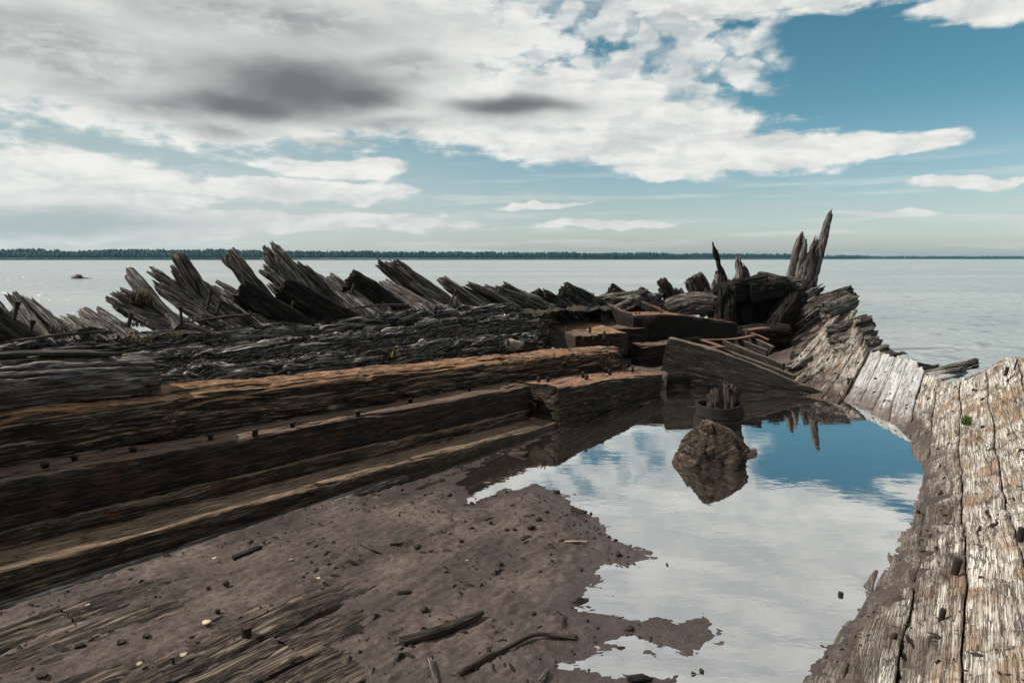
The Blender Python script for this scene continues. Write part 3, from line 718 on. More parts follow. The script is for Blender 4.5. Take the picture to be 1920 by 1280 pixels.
rib((720, 582), (640, 528), 34, 'wide dark plank like rib with a nail on its edge', mat='black', n0=2.2, n1=2.4, parts=2, blunt=True, split=.1)
rib((715, 575), (674, 534), 12, 'small pointed reddish rib before the grey plank rib', parts=3)
rib((775, 575), (708, 534), 28, 'smooth silver grey rib with a notched top', mat='gray', parts=3, split=.2, blunt=True)
rib((835, 582), (704, 484), 15, 'left one of the two leaning twin ribs', n0=2.2, n1=2.6, parts=3, split=.12)
rib((855, 580), (728, 490), 20, 'right one of the two leaning twin ribs', n0=2.3, n1=2.7, parts=4, split=.25)
rib((830, 590), (750, 548), 24, 'low grey rib under the leaning twin ribs', n0=2.05, parts=4)
rib((860, 585), (795, 540), 13, 'thin low rib right of the leaning twin ribs', parts=3)
rib((905, 580), (818, 520), 14, 'forked grey rib with a sharp tip over the lake', parts=4, split=.5)
rib((895, 590), (845, 552), 18, 'low rib with upright iron pins beside the forked rib', parts=3)
rib((940, 575), (862, 536), 22, 'rounded rib with curved top, left of the two humped ribs', n0=2.3, parts=4, blunt=True)
rib((985, 572), (895, 536), 20, 'orange brown humped rib, right of the two humped ribs', n0=2.4, parts=4, blunt=True)
rib((1010, 580), (935, 545), 26, 'hunched dark rib above the end of the rotten timbers', n0=2.2, parts=4, blunt=True)
rib((1070, 600), (995, 548), 30, 'dark rounded rib above the bolted deck board', n0=2.3, n1=2.5, mat='char', parts=4, blunt=True)
rib((1130, 600), (1040, 550), 44, 'broad dark slanting slab above the bolted deck boards', n0=2.3, n1=2.5, mat='char', parts=3, blunt=True, split=.15)
rib((1150, 585), (1075, 552), 18, 'light ribbed stub below the green grass', n0=2.6, parts=4)
rib((1185, 575), (1140, 548), 20, 'short stub right of the green grass', n0=2.8, parts=3, blunt=True)
rib((1235, 580), (1190, 550), 24, 'grey stub behind the pale weathered log', n0=2.8, parts=4, blunt=True)
rib((1275, 575), (1238, 528), 17, 'dark blunt stub standing before the lake, left of the round headed stub', n0=2.6, parts=3, blunt=True)
rib((1285, 580), (1262, 540), 18, 'low dark stub behind the blunt stub', n0=2.6, parts=3, blunt=True)
rib((1325, 570), (1297, 518), 26, 'round headed dark stub left of the iron spike', n0=2.2, n1=2.4, parts=3, blunt=True, split=.12)
rib((1350, 580), (1322, 540), 34, 'splintered stub at the foot of the iron spike', n0=2.0, n1=2.1, parts=5)

# iron pins standing between the ribs
for k, (a, b_, lb) in enumerate([((390, 570), (396, 545), 'short bent iron pin in the middle of the rib row'), ((522, 598), (515, 562), 'straight iron pin before the black square rib'),
     ((540, 590), (552, 565), 'leaning iron pin beside the straight pin'), ((465, 600), (472, 585), 'small iron pin low under the square faced rib'), ((408, 582), (414, 566), 'stubby iron pin right of the short bent one'),
     ((660, 545), (665, 532), 'small nail poking up from the wide plank like rib'), ((845, 568), (856, 542), 'left iron pin under the forked rib'), ((853, 575), (860, 553), 'right iron pin under the forked rib'),
     ((28, 590), (34, 565), 'upright iron pin in the left edge cluster'), ((55, 628), (62, 600), 'thick iron pin at the foot of the left edge cluster'), ((242, 606), (246, 588), 'dark iron pin left of the forked bundle'), ((340, 600), (338, 575), 'iron pin below the broad light brown rib')]):
    n_ = 2.02; P0 = at_n(*a, n_); P1 = at_n(*b_, n_); b = MB()
    timber(b, [P0-(P1-P0)*.4, P1], .030, .030, up=(.7, -.7, .1), e=2, seed=300+k, fib=.002, big=.004, crack=0, dl=.02, dg=.012, taper=[(0, 1), (.8, .9), (.86, 1.5), (1, 1.4)])
    tag(b.build('iron_pin', M['bolt']), lb, 'pin', 'iron pins between the ribs')

# ================================================================ RIGHT HULL SIDE
hullside = thing('hull_side', 'curved bleached inner planking of the wreck along the right side of the pool', 'ship hull', tuple(W(0., -3.6, 0.)))
def local(o, par=None):
    par = par or hullside
    o.parent = par; o.location = tuple(-np.array(par.location)); return o
def course_m(m0, s): return m0+np.interp(s, [-6, -3, -.9, .56, 3.7, 5.5, 8, 10], [.12, .05, -.12, -.28, -.62, -.62, -.50, -.62])
# backing: the dark outer skin and frames under the ceiling planks
s = np.linspace(-6.5, 9.6, 320); t = np.linspace(0, 1, 40)
mlo = np.interp(s, [-7, 2, 3.5, 5, 7, 10], [3.3, 3.0, 2.0, 1.2, .5, 0])
S = np.repeat(s[:, None], 40, 1); Mm = mlo[:, None]+(rim_m(s)+.02-mlo)[:, None]*t+.02*fbm(S*3, 0*S, 0*S, 4)*t
zt = hull(S, Mm)-.075+.02*fbm(S*4, Mm*6, 0*S, 4)
ring = np.concatenate([W(S, -Mm, zt), W(S[:, ::-1], -(Mm[:, ::-1]+.05*t[::-1]), zt[:, ::-1]-.22)], 1)
b = MB(); b.grid(ring, np.concatenate([np.stack([Mm, S], -1), np.stack([Mm[:, ::-1], S[:, ::-1]], -1)], 1), closed=True)
o = local(b.build('outer_skin', M['black']))
prng = np.random.RandomState(11)
bolts = []
def plank_piece(m0, m1, sa, sb, mat, lift, seed, jag_end=0.0, rough=1.0):
    ds = .012; s = np.arange(sa, sb+ds, ds); nA = max(8, int((m1-m0)/.016)); t = np.linspace(0, 1, nA)
    S = np.repeat(s[:, None], nA, 1)
    gap = .003 if mat != 'pale' else .005
    base = course_m(0, s)[:, None]
    edge = .012*fbm(s*1.3, 0*s+seed, 0*s, 3)[:, None]
    wg = lambda mm: (.022*pn(s*1.4, 0*s+mm*37.3, 0*s)+.008*pn(s*5, 0*s+mm*37.3, 0*s+3))[:, None]
    e0 = m0+gap+wg(m0); e1 = m1-gap+wg(m1); Mm = base+e0+(e1-e0)*t[None]
    zt = hull(S, Mm)+lift
    x = S*1.0; y = (Mm-base)*1.0; sd = seed*5.3
    dd = rough*(.007*fbm(x*2.0, y*26, 0*x+sd, 4, .6)+.010*fbm(x*1.6, y*3, 0*x+sd+7, 3)-.016*np.exp(-(pn(x*1.1, y*9, 0*x+sd+3)/.06)**2))
    for _c in range(prng.poisson((sb-sa)*(3.2 if mat != 'white' else 1.0))):
        sc_, ob, wd = prng.uniform(sa, sb), prng.normal(0, .22), prng.uniform(.004, .009)
        t0 = prng.uniform(-.3, .8); t1 = t0+prng.uniform(.3, 1.0)
        ln = S-sc_-ob*(t[None]-.5)*(m1-m0)*2-.012*fbm(t*5, 0*t+_c, 0*t+sd, 2)[None]
        dd = dd-.030*np.exp(-(ln/(wd+.004))**2)*sstep(t, t0, t0+.08)[None]*(1-sstep(t, t1-.08, t1))[None]
    # short cross cuts and eroded pits
    pit = fbm(x*17, y*5, 0*x+sd+11, 2); dd -= rough*.020*sstep(pit, .42, .7)
    er = fbm(x*2.6, y*6, 0*x+sd+17, 4, .6); dd -= rough*.035*sstep(er, .35, .9)
    u = np.abs(2*t-1)[None]; dd = dd-.007*sstep(u, .90, 1.0)-rough*.022*np.exp(-((pn(x*2.6, y*1.3, 0*x+sd*1.3+21)-.03)/.03)**2)*sstep(pn(x*1.4, y*2, 0*x+sd), -.1, .3)-.010*np.exp(-((S-sa)/.02)**2)-.01*np.exp(-((S-sb)/.02)**2)-.0
    if jag_end:
        cut = jag_end*np.clip(.45+.9*fbm(y[0]*22+sd, 0*y[0], 0*y[0]+sd, 3, .6), 0, 1.1)
        lim = sb-cut
        if jag_end != .05:
            ok_ = Mm <= rim_m(S)+.01; last = np.where(ok_.any(0), S[:, 0][len(s)-1-np.argmax(ok_[::-1], 0)], sa+.02)
            lim = np.maximum(last-cut+.03, sa+.02)
        S = np.minimum(S, lim[None]+(S-sa)*1e-4)
        zt = hull(S, Mm)+lift
    z = zt+dd
    top = W(S, -Mm, z)
    lo1 = W(S[:, :1], -Mm[:, :1], z[:, :1]-.05); lo2 = W(S[:, -1:], -Mm[:, -1:], z[:, -1:]-.05)
    ring = np.concatenate([lo1, top, lo2], 1)
    uv = np.stack([S+seed*2.1, (Mm-base)+seed*.37], -1)
    uv = np.concatenate([uv[:, :1]-[0, .05], uv, uv[:, -1:]+[0, .05]], 1)
    cap0 = ring[:1]-np.array([0, 0, .055]); cap1 = ring[-1:]-np.array([0, 0, .055])
    ring = np.concatenate([cap0, ring, cap1]); uv = np.concatenate([uv[:1]-[.05, 0], uv, uv[-1:]+[.05, 0]])
    b = MB(); b.grid(ring, uv); return local(b.build('plank', M[mat]))
m = 1.40; k = 0
while m < 5.5:
    w = prng.uniform(.17, .27); m1 = m+w; k += 1
    ss = np.linspace(-5.5, 9.5, 600); mid = course_m(m+w/2, ss); inside = (mid < rim_m(ss)+.02) & (hull(ss, mid) > -.06) & (mid > .35)
    if inside.any():
        sa = ss[inside][0]; sb = min(ss[inside][-1]+.45, 9.6)
        # butts
        cuts = [sa]; c = sa+prng.uniform(.5, 2.2)
        while c < sb-.5: cuts.append(c); c += prng.uniform(.9, 2.6)
        cuts.append(sb+prng.uniform(-.05, .12))
        # the layer changes where the planks of the bow overlap the silver ones
        for i in range(len(cuts)-1):
            a, e = cuts[i], cuts[i+1]; sm = (a+e)/2
            if m < 2.50: mt, lf, rg = 'bow', .055, 1.15
            elif m < 3.42 and sm > 2.6: mt, lf, rg = 'white', 0.0, .45
            else: mt, lf, rg = 'pale', .0, 1.0
            lf += prng.uniform(-.012, .012)
            plank_piece(m, m1, a+.006, e-.006, mt, lf, 100+k*7+i, jag_end=(.26 if mt == 'bow' else .07) if i == len(cuts)-2 else (.05 if prng.uniform() < .3 else 0), rough=rg)
            for q in range(prng.poisson(2.6*(e-a))):
                sq = prng.uniform(a, e); mq = m+w*prng.uniform(.2, .8)+course_m(0, sq)
                if hull(sq, mq) > .03 and mq < rim_m(sq)-.10: bolts.append((sq, mq, hull(sq, mq)+lf))
    m = m1
for i, (s0, m0, z0) in enumerate(bolts[:170]):
    b = MB(); q = W(s0, -m0, z0-.006); r = prng.uniform(.007, .015)
    k_ = 6; a = np.arange(k_)*2*math.pi/k_; h = prng.uniform(.005, .028)
    P = np.array([[(q[0]+rr*math.cos(t_)*1.3+zz*.3, q[1]+rr*math.sin(t_), q[2]+zz) for t_ in a] for rr, zz in ((r, -.01), (r*.95, h), (.001, h*1.1))])
    P += prng.normal(0, r*.13, P.shape); b.grid(P, P[..., :2], closed=True)
    local(b.build('bolt', M['bolt']))
# bolts that stand clear of the planks in the photograph
def stub(parent, u, v, z, r, h, lean=(0, 0), mat='bolt', name='bolt'):
    q = at_z(u, v, z); b = MB()
    timber(b, [q-[0, 0, .04], q+np.array([lean[0], lean[1], 1])*h], r*2, r*2, up=(0, 1, .1), e=3, seed=int(u), fib=.003, big=.006, crack=0, dl=.015, dg=.012, taper=[(0, .9), (1, 1)])
    o = b.build(name, M[mat]); local(o, parent); return o
for u, v, z, r, h in [(1684, 1118, .03, .016, .035), (1790, 1062, .22, .020, .06), (1765, 1150, .2, .018, .03), (1810, 690, .62, .012, .07), (1885, 697, .72, .02, .06), (1900, 690, .74, .009, .11), (1555, 780, .0, .01, .02),
                      (1912, 1000, .45, .02, .04), (1590, 715, .25, .02, .05), (1720, 960, .02, .02, .02), (1575, 1115, .0, .015, .02)]:
    stub(hullside, u, v, z, r*.7, h*.8, (.3, -.1))

# broken frame ends that stick out past the rim
def yb(name, label, a, b_, Ya, Yb, wpx, hpx, mat='end', cat='beam', group=None, seed=0, e=4, up=(0, 0, 1), mid=None, **kw):
    P0 = at_y(*a, Ya); P1 = at_y(*b_, Yb); w = wpx/FPX*Ya; h = hpx/FPX*Ya
    pts = [P0, P1] if mid is None else [P0, at_y(*mid, (Ya+Yb)/2), P1]
    d_ = dict(fib=.010, big=.02, crack=.02, kf=20, kl=2, jag=(.05, .12), dl=.016, dg=.013, worn=.04); d_.update(kw)
    b = MB(); timber(b, pts, w, h, seed=seed, e=e, up=up, **d_)
    return tag(b.build(name, M[mat]), label, cat, group)
FG = 'broken frame ends along the rim by the bow'
yb('frame_end', 'topmost broken frame end, a dark blunt one under the bow beam', (1545, 585), (1602, 566), 11.6, 12.1, 24, 30, seed=401, group=FG, mat='rib')
yb('frame_end', 'pale rounded frame end, second below the dark bow beam', (1560, 625), (1632, 602), 10.9, 11.3, 30, 26, seed=402, group=FG)
yb('frame_end', 'grey frame end with curved grain, third from the top', (1565, 645), (1636, 622), 10.5, 10.9, 30, 27, seed=403, group=FG, mat='rib')
yb('frame_end', 'brown dark frame end, fourth from the top of the stack', (1570, 665), (1643, 640), 10.2, 10.5, 30, 27, seed=404, group=FG, mat='rib')
yb('frame_end', 'small dark knob end just below the stack of frame ends', (1590, 668), (1668, 652), 9.9, 10.1, 24, 16, seed=405, group=FG, mat='rib')
yb('frame_end', 'flat driftwood like end with pointed tip over the lake', (1630, 672), (1702, 660), 9.6, 9.8, 24, 15, seed=406, group=FG, mat='gray', taper=[(0, 1), (.6, .9), (1, .3)])
yb('frame_end', 'long thin dark board below the pointed end along the rim', (1680, 678), (1752, 690), 9.2, 8.8, 20, 11, seed=407, group=FG, mat='black')
yb('rim_board', 'grey board lying along the rim right of the silver planks', (1700, 716), (1815, 694), 8.45, 8.1, 34, 20, seed=408, mat='white', cat='board', fib=.004, big=.01, e=8)
yb('rim_board', 'black board just above the grey rim board', (1690, 700), (1765, 688), 8.7, 8.5, 24, 13, seed=409, mat='black', cat='board')
yb('rim_board', 'tapering dark board with raised tip at the rim', (1740, 702), (1836, 679), 8.4, 7.9, 28, 18, seed=410, mat='rib', cat='board')
yb('rim_board', 'brown board end poking out at the right picture edge', (1880, 700), (1960, 690), 7.4, 7.2, 20, 26, seed=411, mat='end', cat='board')

# ================================================================ BOW
yb('bow_timber', 'long dark curved timber running up to the right behind the bleached bow planks', (1470, 618), (1603, 548), 13.4, 12.6, 22, 30, mat='char', seed=420, mid=(1535, 572), e=4)
yb('bow_timber', 'ragged dark timber behind the long curved one', (1465, 590), (1552, 542), 14.0, 13.8, 20, 30, mat='char', seed=421, e=3.5, jag=(.1, .3))
yb('bow_timber', 'smooth edged dark log lying on top of the bow', (1418, 520), (1502, 536), 14.6, 14.4, 18, 24, mat='char', seed=422, e=3)
yb('bow_timber', 'crumbling dark lump of timber at the middle of the bow', (1400, 552), (1478, 538), 13.15, 13.3, 30, 40, mat='black', seed=423, e=3, worn=.10, big=.06)
yb('bow_timber', 'heavy black timber on the right of the iron plate', (1440, 632), (1500, 545), 13.0, 13.4, 36, 50, mat='black', seed=424, e=3, big=.06, worn=.1, jag=(0, .3))
yb('bow_timber', 'black timber block under the tall splintered stem', (1480, 600), (1510, 535), 14.8, 15.2, 50, 44, mat='black', seed=425, e=4, big=.05, worn=.08)
yb('bow_timber', 'black upright timber left of the iron plate', (1350, 625), (1356, 535), 12.9, 13.1, 36, 40, mat='black', seed=426, e=4, up=(0, 1, 0), worn=.08, big=.05, jag=(0, .25))
yb('bow_timber', 'dark broken timber crossing behind the splintered stub', (1345, 558), (1440, 532), 13.1, 13.3, 30, 44, mat='black', seed=427, e=4, worn=.08, big=.05)
yb('bow_timber', 'low dark timber at the foot of the bow iron', (1330, 636), (1480, 628), 12.6, 12.6, 40, 44, mat='black', seed=428, e=4, big=.04)
yb('weathered_log', 'pale weathered slanting log left of the iron plate', (1225, 592), (1345, 572), 13.2, 13.0, 34, 42, mat='gray', seed=430, e=3.2, worn=.06, mid=(1290, 570))
yb('weathered_log', 'grey cracked log between the deck boards and the lake', (1070, 582), (1215, 560), 12.6, 13.0, 30, 40, mat='char', seed=431, e=3, worn=.07, jag=(.2, .1))
yb('weathered_log', 'short grey log under the green grass on the skyline', (1165, 575), (1240, 566), 12.8, 13.2, 30, 36, mat='gray', seed=432, e=3, worn=.06)
yb('weathered_log', 'thin light log with pale top edge beside the rusty flange', (1120, 598), (1200, 560), 11.8, 12.4, 18, 20, mat='gray', seed=433, e=3, worn=.05)

def stem(name, label, base, Y, slats, mat='rib', dpt=.22, seed=0, cat='post'):
    mb = MB()
    for i, (b0, tp, wpx, dy) in enumerate(slats):
        P0 = at_y(*b0, Y+dy); P1 = at_y(*tp, Y+dy+.05*i)
        timber(mb, [P0-(P1-P0)*.12, (P0+P1)/2+np.array([0, .03, 0]), P1], wpx/FPX*Y, dpt, up=(0, 1, .05), seed=seed+i, e=4, fib=.009, big=.02, crack=.02, kf=22, kl=1.8, jag=(0, .3), dl=.022, dg=.014,
               taper=[(0, 1.1), (.5, 1), (.85, .75), (1, .28)], worn=.05, jk=20)
    return tag(mb.build(name, M[mat]), label, cat)
stem('stem_post', 'tall splintered post rising highest against the sky at the bow', None, 16.3,
     [((1482, 545), (1505, 434), 22, 0), ((1493, 548), (1512, 448), 16, -.12), ((1502, 550), (1521, 470), 18, -.18), ((1506, 552), (1531, 442), 17, .05), ((1518, 552), (1560, 390), 15, .1), ((1510, 556), (1553, 412), 13, -.05), ((1520, 560), (1548, 432), 11, -.15), ((1498, 555), (1527, 486), 14, -.25)], seed=450, mat='rib')
stem('broken_stub', 'pointed splintered stub between the iron spike and the tall post', None, 14.8,
     [((1392, 545), (1384, 476), 14, 0), ((1398, 545), (1392, 490), 16, .05), ((1405, 545), (1398, 500), 12, -.05), ((1380, 548), (1378, 510), 16, 0), ((1410, 548), (1408, 525), 12, .05)], seed=470)
stem('broken_stub', 'ragged low stub hugging the foot of the iron spike', None, 14.2,
     [((1352, 555), (1345, 496), 12, .1), ((1345, 555), (1338, 510), 14, .15), ((1360, 555), (1352, 505), 14, .1), ((1370, 555), (1362, 515), 12, .12)], seed=480)
stem('iron_spike', 'slim sharp dark spike leaning left at the bow', None, 14.0, [((1365, 548), (1336, 453), 13, 0)], seed=490, mat='black', dpt=.10, cat='spike')

# riveted plate with the round hawse hole
def hawse():
    t_ = thing('hawse_plate', 'dark rusty iron plate with a round hole in the middle of the bow', 'iron plate', tuple(at_y(1413, 640, 12.6)))
    Y = 13.35; c = at_y(1408, 588, Y); r0 = 19/FPX*Y
    b = MB(); nA = 48; a = np.arange(nA)*2*math.pi/nA
    hw, hh = 60/FPX*Y, 46/FPX*Y
    rings = []
    for f in (0, .25, .5, .75, 1):
        sx = np.clip(np.cos(a)*1.5, -1, 1)*hw; sz = np.clip(np.sin(a)*1.5, -1, 1)*hh
        irr = 1+f*.22*fbm(np.cos(a)*2.2+3, np.sin(a)*2.2, 0*a, 4); sx = sx*irr; sz = sz*irr
        x = r0*np.cos(a)*(1-f)+sx*f; z = r0*np.sin(a)*(1-f)+sz*f
        y = .10*z+.02*fbm(x*3, z*3, 0*x, 3)+.0*x
        rings.append(np.stack([c[0]+x, c[1]+y+.10*x, c[2]+z+.03*f*fbm(x*8, 0*x, z*2, 3)], -1))
    rings = [rings[0]+np.array([0, .25, 0])]+rings+[rings[-1]+np.array([0, .2, 0])]
    b.grid(np.array(rings), np.array(rings)[..., ::2], closed=True); o = b.build('plate', M['rustd']); local(o, t_)
    b = MB(); k = 10; ph = np.arange(k)*2*math.pi/k
    P = np.array([[((r0*1.08+.035*math.cos(p_))*math.cos(q)+c[0], c[1]+.035*math.sin(p_)-.02+.1*(r0*math.cos(q)), (r0*1.08+.035*math.cos(p_))*math.sin(q)+c[2]) for p_ in ph] for q in np.r_[a, a[0]]])
    b.grid(P, P[..., :2], closed=True); o = b.build('hole_rim', M['rustd']); local(o, t_)
    b = MB(); P = np.array([[(c[0]+r0*math.cos(q)*f, c[1]+.30, c[2]+r0*math.sin(q)*f) for q in a] for f in (1.3, .01)]); b.grid(P, P[..., :2], closed=True); o = b.build('hole_back', M['black']); local(o, t_)
    for i in range(9):
        q = at_y(1352+i*13, 634+rng.uniform(-2, 2), Y-.15); bb = MB(); a6 = np.arange(6)*math.pi/3
        P = np.array([[(q[0]+rr*math.cos(x_), q[1]-yy, q[2]+rr*math.sin(x_)) for x_ in a6] for rr, yy in ((.022, -.05), (.022, .02), (.001, .03))]); bb.grid(P, P[..., :2], closed=True)
        local(bb.build('rivet', M['rustd']), t_)
hawse()

# bent iron channel
def sheet(mb, top, bot, th=.012, nsub=14, wob=.01, seed=0):
    top = np.asarray(top, float); bot = np.asarray(bot, float); n_ = len(top)
    tt = np.linspace(0, n_-1, (n_-1)*nsub+1); T_ = np.stack([np.interp(tt, np.arange(n_), top[:, k]) for k in range(3)], -1); B_ = np.stack([np.interp(tt, np.arange(n_), bot[:, k]) for k in range(3)], -1)
    v = np.linspace(0, 1, 8); P = T_[:, None]*(1-v[None, :, None])+B_[:, None]*v[None, :, None]
    nrm = np.cross(P[1:2, 0]-P[:1, 0], P[:1, -1]-P[:1, 0])[0]; nrm /= np.linalg.norm(nrm)+1e-9
    w_ = wob*fbm(P[..., 0]*5+seed, P[..., 1]*5, P[..., 2]*5, 4)
    P = P+nrm*w_[..., None]; P[:, 0] += (.4*wob*fbm(tt*.9+seed, 0*tt, 0*tt, 3))[:, None]
    ring = np.concatenate([P, (P-nrm*th)[:, ::-1]], 1)
    mb.grid(ring, ring[..., :2], closed=True)
    for e_ in (0, -1):
        mb.grid(np.stack([P[e_], P[e_]-nrm*th]), np.stack([P[e_], P[e_]-nrm*th])[..., :2])
def iron_beam(name, label, pts_top, drop, flange, seed, mat='rustd'):
    t_ = thing(name, label, 'iron beam', tuple(pts_top[0]))
    top = np.array(pts_top); b = MB(); sheet(b, top, top-np.array([0, 0, 1])*np.asarray(drop)[:, None], seed=seed, wob=.02); local(b.build('web', M[mat]), t_)
    b = MB(); fl = np.asarray(flange, float); sheet(b, top+[0, 0, .004], top+fl+[0, 0, .004], seed=seed+3, wob=.012); local(b.build('flange', M['rust']), t_)
    for i in range(len(top)*3):
        f = rng.uniform(0, len(top)-1.01); i0 = int(f); q = top[i0]*(1-f+i0)+top[i0+1]*(f-i0)+fl*.5+[0, 0, .012]
        bb = MB(); a6 = np.arange(6)*math.pi/3; P = np.array([[(q[0]+rr*math.cos(x_), q[1]+rr*math.sin(x_), q[2]+zz) for x_ in a6] for rr, zz in ((.016, -.01), (.015, .012), (.001, .018))]); bb.grid(P, P[..., :2], closed=True)
        local(bb.build('rivet', M['rust']), t_)
    return t_
iron_beam('iron_beam', 'bent iron channel with rusty top flange and black side behind the brown logs',
          [at_y(1188, 592, 10.9), at_y(1230, 590, 10.9), at_y(1280, 591, 11.0), at_y(1340, 600, 11.1), at_y(1382, 606, 11.2)], [.42, .40, .38, .36, .30], (-.18, .34, .02), 1)
iron_beam('iron_beam', 'short pointed arm of the iron channel reaching to the left',
          [at_y(1188, 593, 10.88), at_y(1165, 584, 11.1), at_y(1143, 574, 11.5)], [.36, .34, .12], (-.02, .22, .03), 2)
iron_beam('iron_beam', 'thin slanting rusty iron strip behind the bent channel', [at_y(1203, 566, 12.0), at_y(1225, 575, 11.8), at_y(1252, 586, 11.6)], [.10, .14, .10], (.04, .12, .0), 3)
def strap(label, pts, Y, w, seed):
    b = MB(); P = [at_y(u, v, y) for (u, v), y in zip(pts, Y)]
    timber(b, P, w, .018, up=(0, 0, 1), seed=seed, e=12, fib=.001, big=.006, crack=0, dl=.02, dg=.012)
    return tag(b.build('iron_strap', M['rust']), label, 'iron strap', 'rusty straps over the slats')
strap('zigzag strap piece from the channel towards the bow, upper long arm', [(1315, 637), (1370, 636), (1412, 629)], [10.3, 10.5, 10.8], .10, 501)
strap('short lower arm of the zigzag strap next to the ramp timber', [(1318, 638), (1340, 645), (1358, 652)], [10.2, 10.0, 9.8], .09, 502)
strap('flat strap end lying on the ramp timber edge', [(1300, 650), (1330, 651), (1358, 650)], [9.9, 9.85, 9.8], .10, 503)
strap('upper rusty strap plate beside the foot of the iron plate', [(1398, 619), (1420, 616), (1438, 614)], [11.1, 11.2, 11.3], .16, 504)
strap('slanting rusty strap under the rusty strap plate', [(1408, 624), (1425, 630), (1441, 637)], [10.9, 10.8, 10.7], .08, 505)
strap('small upright rusty strap corner', [(1400, 632), (1399, 622), (1400, 616)], [11.0, 11.0, 11.0], .05, 506)

# ramp timber and slats
yb('ramp_timber', 'long dark timber slanting down to the right into the pool', (1245, 672), (1545, 742), 9.75, 8.85, 26, 84, mat='ramp', seed=510, e=9, jag=(.02, .05), taper=[(0, 1), (.3, .95), (.6, .62), (.85, .32), (1, .12)], big=.01, worn=.012, fib=.005)
for k, (a, b_, Ya, Yb, lb) in enumerate([((1330, 652), (1490, 712), 10.1, 9.2, 'slat nearest to the ramp timber'), ((1355, 645), (1470, 690), 10.4, 9.6, 'second slat behind the ramp timber'),
     ((1380, 640), (1440, 665), 10.7, 10.2, 'third slat, shorter, behind the ramp timber'), ((1405, 636), (1450, 658), 10.9, 10.4, 'last short slat below the rusty strap plate')]):
    yb('slat', lb, a, b_, Ya, Yb, 8, 16, mat='ramp', seed=520+k, e=8, fib=.003, big=.006, crack=.008, worn=.0, cat='slat', group='slats behind the ramp timber', jag=(0, .05))
yb('cross_piece', 'dark broken cross piece slanting up against the bleached planks', (1482, 698), (1530, 664), 9.5, 9.9, 10, 16, mat='rib', seed=530, cat='wood piece', taper=[(0, .7), (.5, 1), (1, .5)])
yb('cross_piece', 'thin dark stick at the low end of the slats', (1478, 694), (1505, 690), 9.5, 9.4, 8, 8, mat='black', seed=531, cat='wood piece')
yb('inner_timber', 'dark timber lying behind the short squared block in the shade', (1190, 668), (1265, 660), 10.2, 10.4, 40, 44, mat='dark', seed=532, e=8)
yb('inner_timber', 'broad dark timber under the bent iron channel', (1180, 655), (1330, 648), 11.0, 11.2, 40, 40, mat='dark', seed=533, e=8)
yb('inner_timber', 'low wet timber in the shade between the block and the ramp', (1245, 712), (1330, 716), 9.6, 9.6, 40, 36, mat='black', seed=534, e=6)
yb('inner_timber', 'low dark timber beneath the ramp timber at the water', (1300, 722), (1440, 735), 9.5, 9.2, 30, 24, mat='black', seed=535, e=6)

# deck boards with bolts between the logs and the ribs
deck = thing('bolted_deck', 'reddish brown bolted deck boards between the rounded log and the ribs', 'deck', tuple(W(3.6, 1.4, .5)))
dc = [(at_z(985, 594, .78), at_z(1080, 631, .72)), (at_z(1012, 590, .78), at_z(1125, 630, .71)), (at_z(1060, 588, .78), at_z(1165, 622, .70)), (at_z(1110, 588, .76), at_z(1200, 612, .69)), (at_z(1160, 588, .74), at_z(1230, 606, .68))]
for i in range(4):
    a0, a1 = dc[i]; b0, b1 = dc[i+1]; P0 = (a0+b0)/2; P1 = (a1+b1)/2
    w_ = abs(np.cross((a1-a0)[:2]/np.linalg.norm((a1-a0)[:2]), ((b0+b1)/2-(a0+a1)/2)[:2]))*.98
    b = MB(); timber(b, [P0-[0, 0, .15], P1-[0, 0, .15]], max(w_, .2), .32, seed=540+i, e=14, fib=.004, big=.010, crack=.010, kl=1.2, dl=.02, dg=.014); local(b.build('plank', M['log'] if i == 1 else M['dark']), deck)
for u, v in [(1062, 620), (1106, 620), (1133, 629), (1062, 604), (1116, 606), (1030, 612)]:
    q = at_z(u, v, .74); r = .022; b = MB(); a6 = np.arange(7)*2*math.pi/7; P = np.array([[(q[0]+rr*math.cos(x_), q[1]+rr*math.sin(x_), q[2]+zz) for x_ in a6] for rr, zz in ((r, -.04), (r*.9, .06), (.001, .065))]); b.grid(P, P[..., :2], closed=True); local(b.build('bolt', M['bolt']), deck)
for u, v in [(1093, 706), (1100, 712), (1137, 697), (1143, 701), (1178, 686), (1186, 694), (1027, 716), (1010, 716), (1070, 690)]:
    zt = .42; q = at_z(u, v, zt)
    for _ in range(4):
        s0, n0 = to_sn(q); zt = np.interp(s0, [.62, 1.6, 2.6, 3.15], [.44, .39, .32, .26]); q = at_z(u, v, zt)
    iron_bolt(C_, q, .022, .06, head=False)

